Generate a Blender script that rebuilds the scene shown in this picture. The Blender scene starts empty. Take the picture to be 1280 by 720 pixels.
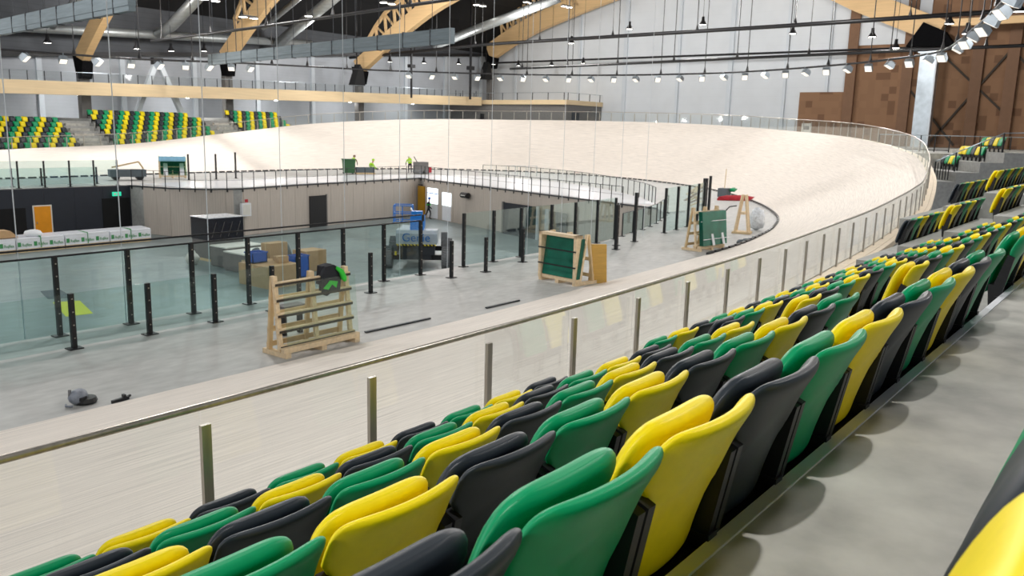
import bpy, bmesh, math, random
from mathutils import Vector, Matrix
from mathutils.geometry import tessellate_polygon
random.seed(7)
S = bpy.context.scene
COL = S.collection
H = 4.27                      # eye height above the infield apron (world z=0)
# ------------------------------------------------------------------ camera
cd = bpy.data.cameras.new('camera'); cam = bpy.data.objects.new('camera', cd); COL.objects.link(cam)
right = Vector((0.61781805, -0.78592356, 0.02500017))
down = Vector((-0.13143485, -0.13456363, -0.98214943))
fwd = Vector((0.77525849, 0.60350376, -0.18643358))
cam.matrix_world = Matrix(((right.x, -down.x, -fwd.x, 0), (right.y, -down.y, -fwd.y, 0),
                           (right.z, -down.z, -fwd.z, H), (0, 0, 0, 1)))
cd.sensor_width = 36; cd.lens = 36 * 1044.02 / 1280; cd.clip_start = .05; cd.clip_end = 400
cd.dof.use_dof = True; cd.dof.focus_distance = 4.0; cd.dof.aperture_fstop = 8
S.camera = cam
# ------------------------------------------------------------------ light and exposure
w = bpy.data.worlds.new('world'); S.world = w; w.use_nodes = True
w.node_tree.nodes['Background'].inputs[0].default_value = (.8, .9, 1, 1)
w.node_tree.nodes['Background'].inputs[1].default_value = .3
S.view_settings.view_transform = 'Standard'; S.view_settings.look = 'None'
S.view_settings.exposure = -0.18; S.view_settings.gamma = 1; S.view_settings.use_curve_mapping = False
S.cycles.transparent_max_bounces = 32; S.cycles.max_bounces = 8; S.cycles.diffuse_bounces = 4
S.cycles.sample_clamp_indirect = 4; S.cycles.caustics_reflective = False; S.cycles.caustics_refractive = False
HALL_W = 4300      # watts of each roof lamp
FLOOD_W = 1150     # watts of each floodlight that carries a lamp
WARM = (1, .985, .965)

def roof_lamp(x, y, z, watts):
    d = bpy.data.lights.new('roof_lamp_light', 'POINT'); d.shadow_soft_size = .5; d.energy = watts; d.color = WARM
    o = bpy.data.objects.new('roof_lamp_light', d); COL.objects.link(o); o.location = (x, y, z)
    return o
for lx in (-12, 14, 40, 62, 82):
    for ly in (0, 22, 42, 62, 76):
        roof_lamp(lx, ly, H + {0: 8.0, 22: 12, 42: 13, 62: 12, 76: 8.6}[ly], HALL_W * {0: .3, 22: 1, 42: 1, 62: 1, 76: .28}[ly])

# ------------------------------------------------------------------ materials
def nmat(name, col, rough=.5, metal=0, noise=None, bump=0, spec=.5, stripes=None, emit=0):
    """procedural material: col is linear rgb; noise=(scale, amount, stretch xyz)"""
    m = bpy.data.materials.new(name); m.use_nodes = True
    nt = m.node_tree; b = nt.nodes['Principled BSDF']
    b.inputs['Base Color'].default_value = (*col, 1); b.inputs['Roughness'].default_value = rough
    b.inputs['Metallic'].default_value = metal; b.inputs['Specular IOR Level'].default_value = spec
    if emit:
        b.inputs['Emission Color'].default_value = (*col, 1); b.inputs['Emission Strength'].default_value = emit
    if noise:
        tc = nt.nodes.new('ShaderNodeTexCoord'); mp = nt.nodes.new('ShaderNodeMapping')
        n = nt.nodes.new('ShaderNodeTexNoise'); n.inputs['Scale'].default_value = noise[0]; n.inputs['Detail'].default_value = 6
        mp.inputs['Scale'].default_value = noise[2] if len(noise) > 2 else (1, 1, 1)
        nt.links.new(tc.outputs[noise[3] if len(noise) > 3 else 'Object'], mp.inputs[0]); nt.links.new(mp.outputs[0], n.inputs['Vector'])
        r = nt.nodes.new('ShaderNodeMapRange'); r.inputs[1].default_value = .3; r.inputs[2].default_value = .7
        r.inputs[3].default_value = 1 - noise[1]; r.inputs[4].default_value = 1 + noise[1]
        if len(noise) > 4:      # second, finer layer
            n2 = nt.nodes.new('ShaderNodeTexNoise'); n2.inputs['Scale'].default_value = noise[0] * noise[4]; n2.inputs['Detail'].default_value = 8; nt.links.new(mp.outputs[0], n2.inputs['Vector'])
            av = nt.nodes.new('ShaderNodeMath'); av.operation = 'MULTIPLY_ADD'; av.inputs[1].default_value = .6; nt.links.new(n2.outputs['Fac'], av.inputs[0])
            hf = nt.nodes.new('ShaderNodeMath'); hf.operation = 'MULTIPLY'; hf.inputs[1].default_value = .4; nt.links.new(n.outputs['Fac'], hf.inputs[0]); nt.links.new(hf.outputs[0], av.inputs[2])
            nt.links.new(av.outputs[0], r.inputs[0])
        else: nt.links.new(n.outputs['Fac'], r.inputs[0])
        mx = nt.nodes.new('ShaderNodeMix'); mx.data_type = 'RGBA'; mx.blend_type = 'MULTIPLY'; mx.inputs[0].default_value = 1
        mx.inputs[6].default_value = (*col, 1); nt.links.new(r.outputs[0], mx.inputs[7])
        last = mx.outputs[2]
        if stripes:      # (axis index, period, darkness, width fraction, coordinate)
            sp = nt.nodes.new('ShaderNodeSeparateXYZ'); nt.links.new(tc.outputs[stripes[4] if len(stripes) > 4 else 'Object'], sp.inputs[0])
            mt = nt.nodes.new('ShaderNodeMath'); mt.operation = 'DIVIDE'; nt.links.new(sp.outputs[stripes[0]], mt.inputs[0]); mt.inputs[1].default_value = stripes[1]
            fr = nt.nodes.new('ShaderNodeMath'); fr.operation = 'FRACT'; nt.links.new(mt.outputs[0], fr.inputs[0])
            lt = nt.nodes.new('ShaderNodeMath'); lt.operation = 'LESS_THAN'; nt.links.new(fr.outputs[0], lt.inputs[0]); lt.inputs[1].default_value = stripes[3]
            m2 = nt.nodes.new('ShaderNodeMix'); m2.data_type = 'RGBA'; m2.blend_type = 'MULTIPLY'
            nt.links.new(lt.outputs[0], m2.inputs[0]); nt.links.new(last, m2.inputs[6]); m2.inputs[7].default_value = (stripes[2],) * 3 + (1,)
            last = m2.outputs[2]
        nt.links.new(last, b.inputs['Base Color'])
        if bump:
            bp = nt.nodes.new('ShaderNodeBump'); bp.inputs['Strength'].default_value = bump; bp.inputs['Distance'].default_value = .01
            nt.links.new(n.outputs['Fac'], bp.inputs['Height']); nt.links.new(bp.outputs[0], b.inputs['Normal'])
    return m
def gmat(name, tint, refl=.05):
    m = bpy.data.materials.new(name); m.use_nodes = True; nt = m.node_tree
    nt.nodes.remove(nt.nodes['Principled BSDF'])
    t = nt.nodes.new('ShaderNodeBsdfTransparent'); t.inputs[0].default_value = (*tint, 1)
    g = nt.nodes.new('ShaderNodeBsdfGlossy'); g.inputs['Roughness'].default_value = .03; g.inputs[0].default_value = (.9, .95, .95, 1)
    lw = nt.nodes.new('ShaderNodeFresnel'); lw.inputs[0].default_value = 1.25
    mul = nt.nodes.new('ShaderNodeMath'); mul.operation = 'MULTIPLY_ADD'; mul.inputs[1].default_value = .28; mul.inputs[2].default_value = refl * .3; mul.use_clamp = True
    nt.links.new(lw.outputs[0], mul.inputs[0])
    mx = nt.nodes.new('ShaderNodeMixShader'); nt.links.new(mul.outputs[0], mx.inputs[0]); nt.links.new(t.outputs[0], mx.inputs[1]); nt.links.new(g.outputs[0], mx.inputs[2])
    nt.links.new(mx.outputs[0], nt.nodes['Material Output'].inputs[0])
    return m
def srgb(r, g, b):
    f = lambda c: c / 255 / 12.92 if c / 255 <= .04045 else ((c / 255 + .055) / 1.055) ** 2.4
    return (f(r), f(g), f(b))
M = {}
M['yellow'] = nmat('yellow_plastic', srgb(244, 220, 4), .42, noise=(30, .03), spec=.3)
M['green'] = nmat('green_plastic', srgb(0, 150, 96), .4, noise=(30, .03), spec=.3)
M['dark'] = nmat('charcoal_plastic', srgb(36, 44, 52), .42, noise=(30, .05), spec=.35)
M['black'] = nmat('black_steel', srgb(24, 24, 27), .45, noise=(12, .2))
M['rubber'] = nmat('dark_rubber', srgb(122, 124, 126), .8, noise=(12, .2))
M['concrete'] = nmat('apron_concrete', srgb(184, 183, 180), .55, noise=(.5, .22, (1, 2.2, 1), 'Object', 5), bump=.05)
M['walk'] = nmat('walkway_concrete', srgb(178, 176, 168), .6, noise=(.9, .38, (1, 1, 1), 'Object', 4), bump=.08)
M['riser'] = nmat('stand_concrete', srgb(160, 160, 157), .7, noise=(1.2, .2, (1, 1, 1), 'Object', 5), bump=.05)
M['pit'] = nmat('pit_concrete', srgb(128, 140, 141), .4, noise=(.3, .26, (1, 2.5, 1), 'Object', 5))
M['track'] = nmat('track_timber', srgb(238, 229, 219), .7, spec=.25, noise=(1.0, .27, (.45, 22, 1), 'UV', 2.5), stripes=(1, .24, .92, .06, 'UV'))
M['edge'] = nmat('track_edge_timber', srgb(232, 214, 188), .5, noise=(6, .08, (1, 1, 6)))
M['cladding'] = nmat('grey_timber_cladding', srgb(190, 180, 170), .65, noise=(3, .07, (5, 5, .3)), stripes=(0, .16, .84, .16))
M['navy'] = nmat('navy_painted_wall', srgb(28, 33, 44), .55, noise=(2, .1))
M['orange'] = nmat('orange_door_paint', srgb(232, 150, 8), .45, noise=(3, .05))
M['ochre'] = nmat('ochre_door_paint', srgb(178, 132, 12), .5, noise=(3, .05))
M['wallgrey'] = nmat('grey_metal_cladding', srgb(176, 181, 188), .5, noise=(1, .04), stripes=(2, .33, .93, .1))
M['wallwhite'] = nmat('white_panel_wall', srgb(214, 219, 224), .5, noise=(.4, .04), stripes=(2, 1.0, .95, .03))
M['pilaster'] = nmat('pale_steel_pilaster', srgb(205, 212, 219), .45, noise=(1, .03))
M['brown'] = nmat('brown_acoustic_board', srgb(140, 98, 68), .8, noise=(1.5, .06))
M['brownpost'] = nmat('brown_pilaster', srgb(122, 90, 66), .7, noise=(2, .06))
M['glulam'] = nmat('glulam_spruce', srgb(222, 186, 136), .6, noise=(1.2, .08, (1, .3, 9)))
M['fascia'] = nmat('pale_timber_fascia', srgb(226, 202, 162), .55, noise=(1, .06, (.4, 1, 6)))
M['roof'] = nmat('black_roof', srgb(9, 9, 11), .9, noise=(.5, .2))
M['steel'] = nmat('brushed_stainless', srgb(180, 173, 164), .32, .75, noise=(20, .15, (1, 1, .1)))
M['galv'] = nmat('galvanised_steel', srgb(176, 186, 194), .38, .7, noise=(1.6, .12))
M['duct'] = nmat('spiral_duct_steel', srgb(168, 172, 172), .4, .6, noise=(2, .1), stripes=(2, .3, .8, .1))
M['curtain'] = nmat('grey_rolled_curtain', srgb(120, 132, 138), .8, noise=(2, .14, (1, .3, 4)))
M['pine'] = nmat('raw_pine', srgb(230, 206, 170), .65, noise=(5, .12, (3, 3, 3)))
M['oldpine'] = nmat('weathered_pine', srgb(216, 190, 148), .7, noise=(5, .12))
M['ply'] = nmat('yellow_plywood', srgb(206, 164, 82), .6, noise=(3, .1, (1, 1, 5)))
M['pad'] = nmat('rack_rubber_strip', srgb(62, 54, 46), .8, noise=(8, .1))
M['white'] = nmat('white_film', srgb(236, 238, 242), .4, noise=(2, .06))
M['sheet'] = nmat('white_floor_sheet', srgb(240, 243, 250), .25, noise=(.6, .03))
M['foil'] = nmat('black_stretch_film', srgb(34, 36, 44), .25, noise=(6, .3))
M['card'] = nmat('cardboard', srgb(196, 160, 118), .75, noise=(4, .08))
M['greyboard'] = nmat('grey_flight_case', srgb(110, 108, 106), .6, noise=(4, .1))
M['whitetop'] = nmat('pale_board', srgb(226, 224, 216), .5, noise=(4, .04))
M['blue'] = nmat('blue_plastic', srgb(28, 92, 190), .4, noise=(5, .06))
M['lift_grey'] = nmat('lift_grey_paint', srgb(172, 184, 194), .4, noise=(4, .06))
M['lift_blue'] = nmat('lift_blue_paint', srgb(24, 128, 220), .35, noise=(4, .05))
M['tape'] = nmat('yellow_floor_tape', srgb(222, 224, 30), .6, noise=(5, .05))
M['mat'] = nmat('dark_floor_mat', srgb(92, 102, 108), .8, noise=(5, .08))
M['red'] = nmat('red_fabric', srgb(176, 40, 52), .8, noise=(5, .2))
M['hivis'] = nmat('hi_vis_fabric', srgb(168, 224, 30), .7, noise=(8, .1))
M['cloth_dark'] = nmat('dark_workwear', srgb(30, 32, 40), .85, noise=(9, .2))
M['cloth_green'] = nmat('bright_green_fabric', srgb(50, 205, 60), .7, noise=(8, .1))
M['skin'] = nmat('skin', srgb(205, 160, 130), .6, noise=(8, .05))
M['bagfilm'] = nmat('clear_plastic_bag', srgb(226, 231, 237), .2, noise=(9, .25), bump=.8)
M['tool'] = nmat('grey_tool_plastic', srgb(132, 138, 150), .45, noise=(14, .25))
M['lampglow'] = nmat('lamp_glow', (1, .97, .9), .5, emit=14)
M['floodlens'] = nmat('floodlight_lens', (1, .93, .82), .3, emit=.9)
M['daylight'] = nmat('daylight_window', (.8, .92, 1), .4, emit=2.2)
M['exitglow'] = nmat('exit_sign_glow', srgb(40, 190, 150), .4, emit=1.2)
M['printgreen'] = nmat('green_print', srgb(70, 150, 90), .5, noise=(5, .05))
M['printblue'] = nmat('blue_print', srgb(30, 110, 180), .5, noise=(5, .05))
M['hazard'] = nmat('hazard_yellow', srgb(220, 200, 60), .5, noise=(5, .05))
M['matteblack'] = nmat('matte_black_steel', srgb(14, 14, 16), .95, noise=(5, .2), spec=.08)
M['darkgreen'] = nmat('dark_green_bin', srgb(48, 92, 56), .5, noise=(5, .1))
M['walldark'] = nmat('dark_upper_cladding', srgb(74, 77, 82), .7, noise=(1, .1), stripes=(2, .5, .8, .12))
M['speaker'] = nmat('black_speaker_grille', srgb(18, 18, 20), .8, noise=(40, .3))
M['rope'] = nmat('white_net_rope', srgb(226, 232, 238), .6, noise=(10, .05))
M['cable'] = nmat('dark_cable', srgb(40, 44, 50), .5, noise=(10, .1))
M['rackglass'] = gmat('rack_glass', (.9, .95, .92), .1)
M['glass'] = gmat('clear_balustrade_glass', (.965, .975, .97), .05)
M['glassgreen'] = gmat('tinted_screen_glass', (.86, .93, .925), .08)
M['glassstack'] = nmat('green_glass_stack', srgb(34, 108, 88), .08, noise=(2, .25))
M['bluewrap'] = nmat('light_blue_wrap', srgb(150, 205, 235), .4, noise=(6, .1))
def brown_tiles(m):      # a few darker squares among the acoustic boards
    nt = m.node_tree; b = nt.nodes['Principled BSDF']; tc = nt.nodes.new('ShaderNodeTexCoord')
    mp = nt.nodes.new('ShaderNodeMapping'); mp.inputs['Scale'].default_value = (0, 1.3, 1.3); nt.links.new(tc.outputs['Object'], mp.inputs[0])
    fl = nt.nodes.new('ShaderNodeVectorMath'); fl.operation = 'FLOOR'; nt.links.new(mp.outputs[0], fl.inputs[0])
    wn = nt.nodes.new('ShaderNodeTexWhiteNoise'); nt.links.new(fl.outputs[0], wn.inputs['Vector'])
    cr = nt.nodes.new('ShaderNodeValToRGB'); cr.color_ramp.interpolation = 'CONSTANT'
    c = srgb(142, 107, 79); d = srgb(116, 84, 60)
    cr.color_ramp.elements[0].color = (*d, 1); e = cr.color_ramp.elements[1]; e.position = .13; e.color = (*c, 1)
    e = cr.color_ramp.elements.new(.6); e.color = tuple(v * .93 for v in c) + (1,)
    nt.links.new(wn.outputs['Value'], cr.inputs[0]); nt.links.new(cr.outputs[0], b.inputs['Base Color'])
brown_tiles(M['brown'])

# ------------------------------------------------------------------ mesh helpers
class MB:
    def __init__(s): s.v = []; s.f = []; s.mi = []; s.uv = None; s.smooth = False
    def add(s, vs, fs, mi=0):
        n = len(s.v); s.v += [tuple(v) for v in vs]; s.f += [tuple(i + n for i in f) for f in fs]; s.mi += [mi] * len(fs); return s
    def box(s, x0, x1, y0, y1, z0, z1, mi=0):
        return s.add([(x0, y0, z0), (x1, y0, z0), (x1, y1, z0), (x0, y1, z0), (x0, y0, z1), (x1, y0, z1), (x1, y1, z1), (x0, y1, z1)],
                     [(0, 3, 2, 1), (4, 5, 6, 7), (0, 1, 5, 4), (1, 2, 6, 5), (2, 3, 7, 6), (3, 0, 4, 7)], mi)
    def beam(s, a, b, w_, t, up=(0, 0, 1), mi=0):
        """box beam from a to b, w_ wide, t along up"""
        a, b = Vector(a), Vector(b); d = (b - a).normalized(); u = Vector(up)
        sd = d.cross(u)
        if sd.length < 1e-4: sd = d.cross(Vector((1, 0, 0)))
        sd.normalize(); u = sd.cross(d).normalized(); sd *= w_ / 2; u = u * (t / 2)
        return s.add([a - sd - u, a + sd - u, a + sd + u, a - sd + u, b - sd - u, b + sd - u, b + sd + u, b - sd + u],
                     [(0, 1, 2, 3), (7, 6, 5, 4), (0, 4, 5, 1), (1, 5, 6, 2), (2, 6, 7, 3), (3, 7, 4, 0)], mi)
    def tube(s, pts, r, n=8, mi=0, cap=True):
        pts = [Vector(p) for p in pts]; rr = r if isinstance(r, (list, tuple)) else [r] * len(pts)
        ring = []
        for i, p in enumerate(pts):
            d = (pts[min(i + 1, len(pts) - 1)] - pts[max(i - 1, 0)]).normalized()
            a = Vector((0, 0, 1)) if abs(d.z) < .95 else Vector((1, 0, 0))
            e = d.cross(a).normalized(); g = e.cross(d).normalized()
            ring.append([p + (e * math.cos(2 * math.pi * k / n) + g * math.sin(2 * math.pi * k / n)) * rr[i] for k in range(n)])
        vs = [q for rg in ring for q in rg]; fs = []
        for i in range(len(pts) - 1):
            for k in range(n): fs.append((i * n + k, i * n + (k + 1) % n, (i + 1) * n + (k + 1) % n, (i + 1) * n + k))
        if cap: fs += [tuple(range(n))[::-1], tuple((len(pts) - 1) * n + k for k in range(n))]
        return s.add(vs, fs, mi)
    def lathe(s, prof, n=14, c=(0, 0, 0), mi=0):
        vs = [(c[0] + r * math.cos(2 * math.pi * k / n), c[1] + r * math.sin(2 * math.pi * k / n), c[2] + z) for r, z in prof for k in range(n)]
        fs = [(i * n + k, i * n + (k + 1) % n, (i + 1) * n + (k + 1) % n, (i + 1) * n + k) for i in range(len(prof) - 1) for k in range(n)]
        return s.add(vs, fs, mi)
    def prism(s, poly, axis, a, b, mi=0):
        """poly of 2D points extruded along axis (0,1,2) from a to b"""
        def mk(p, t):
            q = list(p); q.insert(axis, t); return tuple(q)
        n = len(poly); vs = [mk(p, a) for p in poly] + [mk(p, b) for p in poly]
        fs = [tuple(range(n))[::-1], tuple(range(n, 2 * n))] + [(i, (i + 1) % n, n + (i + 1) % n, n + i) for i in range(n)]
        return s.add(vs, fs, mi)
    def blob(s, c, r, n=10, m=6, jit=0, mi=0):
        vs = []; fs = []
        for i in range(m + 1):
            th = math.pi * i / m
            for k in range(n):
                ph = 2 * math.pi * k / n; j = 1 + random.uniform(-jit, jit) if 0 < i < m else 1
                vs.append((c[0] + r[0] * math.sin(th) * math.cos(ph) * j, c[1] + r[1] * math.sin(th) * math.sin(ph) * j, c[2] + r[2] * math.cos(th) * j))
        for i in range(m):
            for k in range(n): fs.append((i * n + k, (i + 1) * n + k, (i + 1) * n + (k + 1) % n, i * n + (k + 1) % n))
        return s.add(vs, fs, mi)
    def mesh(s, name, mats, smooth=False):
        me = bpy.data.meshes.new(name); me.from_pydata(s.v, [], s.f)
        for m in (mats if isinstance(mats, (list, tuple)) else [mats]): me.materials.append(M[m] if isinstance(m, str) else m)
        me.polygons.foreach_set('material_index', s.mi)
        if s.uv:
            ul = me.uv_layers.new(name='UVMap')
            for l in me.loops: ul.data[l.index].uv = s.uv[l.vertex_index]
        bm = bmesh.new(); bm.from_mesh(me); bmesh.ops.recalc_face_normals(bm, faces=bm.faces); bm.to_mesh(me); bm.free()
        if smooth: me.polygons.foreach_set('use_smooth', [True] * len(me.polygons))
        me.update(); return me
def link(name, me, parent=None, loc=(0, 0, 0), rot=(0, 0, 0), scale=None):
    o = bpy.data.objects.new(name, me); COL.objects.link(o); o.parent = parent; o.location = loc; o.rotation_euler = rot
    if scale: o.scale = scale
    return o
def part(name, mb, mats, parent, smooth=False, loc=(0, 0, 0), rot=(0, 0, 0)):
    return link(name, mb.mesh(name, mats, smooth), parent, loc, rot)
def wpart(name, mb, mats, parent, smooth=False):
    """part given in world coordinates, its parent unrotated"""
    p = Vector((0, 0, 0)); q = parent
    while q: p += Vector(q.location); q = q.parent
    mb.v = [tuple(Vector(v) - p) for v in mb.v]
    return part(name, mb, mats, parent, smooth)
def tag(o, label, cat, group=None):
    o['label'] = label; o['category'] = cat
    if group: o['group'] = group
    return o
def thing(name, label, cat, loc=(0, 0, 0), rz=0, group=None):
    o = bpy.data.objects.new(name, None); COL.objects.link(o); o.location = loc; o.rotation_euler = (0, 0, rz); o.empty_display_size = .2
    return tag(o, label, cat, group)
def single(name, mb, mats, label, cat, loc=(0, 0, 0), rz=0, group=None, smooth=False):
    return tag(link(name, mb.mesh(name, mats, smooth), None, loc, (0, 0, rz)), label, cat, group)
def struct(name, mb, mats, parent=None, smooth=False):
    o = link(name, mb.mesh(name, mats, smooth), parent)
    if parent is None: o['kind'] = 'structure'
    return o
def copy_tree(o, parent=None):
    c = o.copy(); COL.objects.link(c); c.parent = parent
    for ch in o.children: copy_tree(ch, c)
    return c
def catmull(pts, n):
    out = []
    P = [pts[0]] + list(pts) + [pts[-1]]
    for i in range(1, len(P) - 2):
        p0, p1, p2, p3 = [Vector(p) for p in P[i - 1:i + 3]]
        for k in range(n):
            t = k / n
            out.append(.5 * ((2 * p1) + (p2 - p0) * t + (2 * p0 - 5 * p1 + 4 * p2 - p3) * t * t + (3 * p1 - p0 - 3 * p2 + p3) * t ** 3))
    out.append(Vector(pts[-1])); return out
def resample(pts, step, start=0.0):
    """points every step along a polyline; returns (point, tangent)"""
    res = []; d = start; acc = 0
    for a, b in zip(pts[:-1], pts[1:]):
        L = (b - a).length
        while d <= acc + L and L > 1e-6:
            res.append((a + (b - a) * ((d - acc) / L), (b - a).normalized())); d += step
        acc += L
    return res
def text_mesh(txt, size, mat, name, depth=.004):
    c = bpy.data.curves.new(name, 'FONT'); c.body = txt; c.size = size; c.extrude = depth; c.align_x = 'LEFT'
    o = bpy.data.objects.new(name, c); COL.objects.link(o)
    me = bpy.data.meshes.new_from_object(o.evaluated_get(bpy.context.evaluated_depsgraph_get()))
    bpy.data.objects.remove(o); bpy.data.curves.remove(c); me.materials.clear(); me.materials.append(M[mat]); return me

# ================================================================== THE SETTING
TR = [((-30, 12.2), (-30, 4.7, -2.72)), ((-12, 12.2), (-12, 4.7, -2.72)), ((0, 12.2), (0, 4.7, -2.72)), ((6, 12.2), (6, 4.7, -2.72)), ((10, 12.2), (10, 4.85, -2.72)), ((14, 12.2), (14, 5.1, -2.72)),
      ((18.3, 12.35), (18.3, 5.5, -2.72)), ((22.8, 12.55), (22.8, 5.9, -2.68)), ((29.2, 12.9), (30.4, 6.75, -2.52)), ((33.6, 13.45), (35.2, 7.45, -2.3)),
      ((38.8, 14.6), (41.5, 8.75, -1.5)), ((45, 16.9), (48, 11.1, -.7)), ((53.1, 21.6), (57.2, 16.6, 0)), ((61.5, 28.6), (66.6, 24.4, .45)),
      ((67.2, 37), (73.4, 34.4, .9)), ((69.6, 46), (75.9, 46.2, 1.1)), ((68, 54.3), (73.8, 57.4, 1.05)), ((62.6, 60.6), (67, 66, .84)),
      ((55, 63.6), (57.4, 70.6, .15)), ((46.5, 64.5), (48, 72, -.95)), ((38, 64.2), (38.6, 72.1, -2.0)), ((30, 63.8), (30, 71.9, -2.4)),
      ((20, 63.5), (20, 71.7, -2.6)), ((-30, 63.5), (-30, 71.7, -2.65))]
NS = 10
INN = catmull([(*a, 0) for a, b in TR], NS); OUT = catmull([(b[0], b[1], b[2] + H) for a, b in TR], NS)
track = thing('cycling_track', 'pale timber velodrome track sweeping round in a steep banked bend', 'track', (0, 12.2, 0))
mb = MB(); mb.uv = []; NC = 10; u = 0
for i, (a, b) in enumerate(zip(INN, OUT)):
    if i: u += ((a + b) / 2 - (INN[i - 1] + OUT[i - 1]) / 2).length
    for k in range(NC + 1):
        t = k / NC; p = a.lerp(b, t); p.z = .02 + (b.z - .02) * (t ** 1.12)
        mb.v.append(tuple(p)); mb.uv.append((u, t * 7.5))
for i in range(len(INN) - 1):
    for k in range(NC):
        q = i * (NC + 1) + k; mb.f.append((q, q + 1, q + NC + 2, q + NC + 1)); mb.mi.append(0)
wpart('timber_surface', mb, 'track', track, True)
def strip_profile(path, prof, mi=0, mb=None):
    """sweep a profile of (outward, up) offsets along a path; outward is to the right of travel in plan"""
    mb = mb or MB(); n = len(prof); rows = []
    for i, p in enumerate(path):
        d = path[min(i + 1, len(path) - 1)] - path[max(i - 1, 0)]; o = Vector((d.y, -d.x, 0)).normalized()
        rows.append([p + o * a + Vector((0, 0, b)) for a, b in prof])
    vs = [v for r in rows for v in r]
    fs = [(i * n + k, i * n + (k + 1) % n, (i + 1) * n + (k + 1) % n, (i + 1) * n + k) for i in range(len(path) - 1) for k in range(n)]
    fs += [tuple(range(n)), tuple((len(path) - 1) * n + k for k in range(n))[::-1]]
    return mb.add(vs, fs, mi)
wpart('ledge_board', strip_profile(OUT, [(-.02, -.02), (.22, -.02), (.22, -.12), (-.02, -.12)]), 'edge', track)
wpart('edge_beam', strip_profile(OUT, [(.23, -.02), (.36, -.02), (.36, -.16), (.23, -.16)]), 'edge', track)
wpart('back_board', strip_profile(OUT, [(.20, -.16), (.26, -.16), (.26, -1.4), (.20, -1.4)]), 'riser', track)
# dark vent slots along the inner edge of the bend
mb = MB()
for k, (p, d) in enumerate(resample([Vector((p.x, p.y, 0)) for p in INN], .75, 58)):
    n = Vector((-d.y, d.x, 0)); a = p - n * .06; e = d * .27
    mb.beam(a - e + Vector((0, 0, .06)), a + e + Vector((0, 0, .06)), .10, .11)
o = wpart('vent_slots', mb, 'black', track); o['kind'] = 'stuff'

# ---- pit
RIM_NEAR = [(-28, 17.2), (-10, 17.2), (10, 17.2), (28, 17.35), (31.2, 18.0), (33.6, 18.65), (36, 19.4), (38.5, 20.4), (41.3, 21.7), (43.3, 23.2)]
RIM_RIGHT = [(43.3, 23.2), (43.95, 25.6), (45.4, 30.6), (47.1, 36.5), (49.1, 43.3), (50.6, 48.4), (51.7, 50.4)]
RIM_FAR = [(51.7, 50.4), (43, 49.5), (38, 49.0), (34.9, 48.5), (32.5, 48.1), (30.4, 48.8), (29.0, 50.8), (28.2, 54.3)]
RIM_NAVY = [(28.2, 54.3), (20, 54.6), (-28, 55.4)]
RIM = RIM_NEAR + RIM_RIGHT[1:] + RIM_FAR[1:] + RIM_NAVY[1:]
PITZ = -3.15
outer = [Vector((p.x, p.y, 0)) for p in INN]; hole = [Vector((x, y, 0)) for x, y in RIM]
tris = tessellate_polygon([outer, hole]); allv = outer + hole
mb = MB(); mb.add(allv, tris); struct('floor', mb, 'concrete')
mb = MB(); mb.add([(-28, 17, PITZ), (52, 17, PITZ), (52, 55.5, PITZ), (-28, 55.5, PITZ)], [(0, 1, 2, 3)]); struct('floor_pit', mb, 'pit')
def wall_strip(pts, z0, z1, th=.25):
    mb = MB()
    for a, b in zip(pts[:-1], pts[1:]):
        a, b = Vector((*a, 0)), Vector((*b, 0)); d = (b - a).normalized(); n = Vector((d.y, -d.x, 0)) * th
        mb.add([a + Vector((0, 0, z0)), b + Vector((0, 0, z0)), b + Vector((0, 0, z1)), a + Vector((0, 0, z1)),
                a + n + Vector((0, 0, z0)), b + n + Vector((0, 0, z0)), b + n + Vector((0, 0, z1)), a + n + Vector((0, 0, z1))],
               [(0, 1, 2, 3), (7, 6, 5, 4), (3, 2, 6, 7)])
    return mb
def cladding(name, pts, step, mat):
    base = struct(name, wall_strip(pts, PITZ, .0), 'riser')
    P = resample([Vector((*p, 0)) for p in pts], step); panels = MB().box(.006, step - .006, 0, .03, PITZ + .02, -.02).mesh('cladding_panel', mat)
    for (p, d), (q, _) in zip(P[:-1], P[1:]):
        dd = q - p; n = Vector((-dd.y, dd.x, 0)).normalized()
        link('cladding_panel', panels, base, (p.x, p.y, 0), (0, 0, math.atan2(dd.y, dd.x)), (dd.length / step, 1, 1))
    return base
def edge_cap(pts):
    return strip_profile([Vector((*p, .0)) for p in pts], [(-.06, -.06), (.2, -.06), (.2, .015), (-.06, .015)])
cladding('wall_pit_right', RIM_RIGHT, 1.2, 'cladding'); cladding('wall_pit_far', RIM_FAR, 1.2, 'cladding'); cladding('wall_pit_left', RIM_NAVY, 1.8, 'navy')
struct('wall_pit_near', wall_strip(RIM_NEAR, PITZ, -.001), 'riser')
struct('trim_1', edge_cap(RIM_RIGHT + RIM_FAR[1:]), 'cable')

# ---- hall shell
def plane_box(name, x0, x1, y0, y1, z0, z1, mat):
    return struct(name, MB().box(x0, x1, y0, y1, z0, z1), mat)
wf = plane_box('wall_far', -32, 103, 85, 85.4, 0, H + 13, 'wallgrey')
struct('wall_far_upper', MB().prism([(-32, H + .4), (103, H + 11.2), (103, H + 13), (-32, H + 13)], 1, 84.6, 84.98), 'walldark')
wr = plane_box('wall_right', 101.6, 102, 30.4, 85, 0, H + 26, 'wallwhite')
wb = plane_box('wall_corner', 101.2, 101.6, -12, 30.4, 0, H + 26, 'brown')
struct('wall_corner_low', MB().box(101.3, 101.6, 30.4, 36.2, 0, H + 5.2), 'brown')
struct('wall_panel_white', MB().box(101.0, 101.2, 22.6, 30.0, H + 10.3, H + 26), 'wallwhite')
plane_box('wall_left', -32.4, -32, -12, 85, 0, H + 25, 'wallgrey')
plane_box('wall_near', -32, 103, -12.4, -12, 0, H + 11, 'wallgrey')
mb = MB(); prof = []
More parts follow.
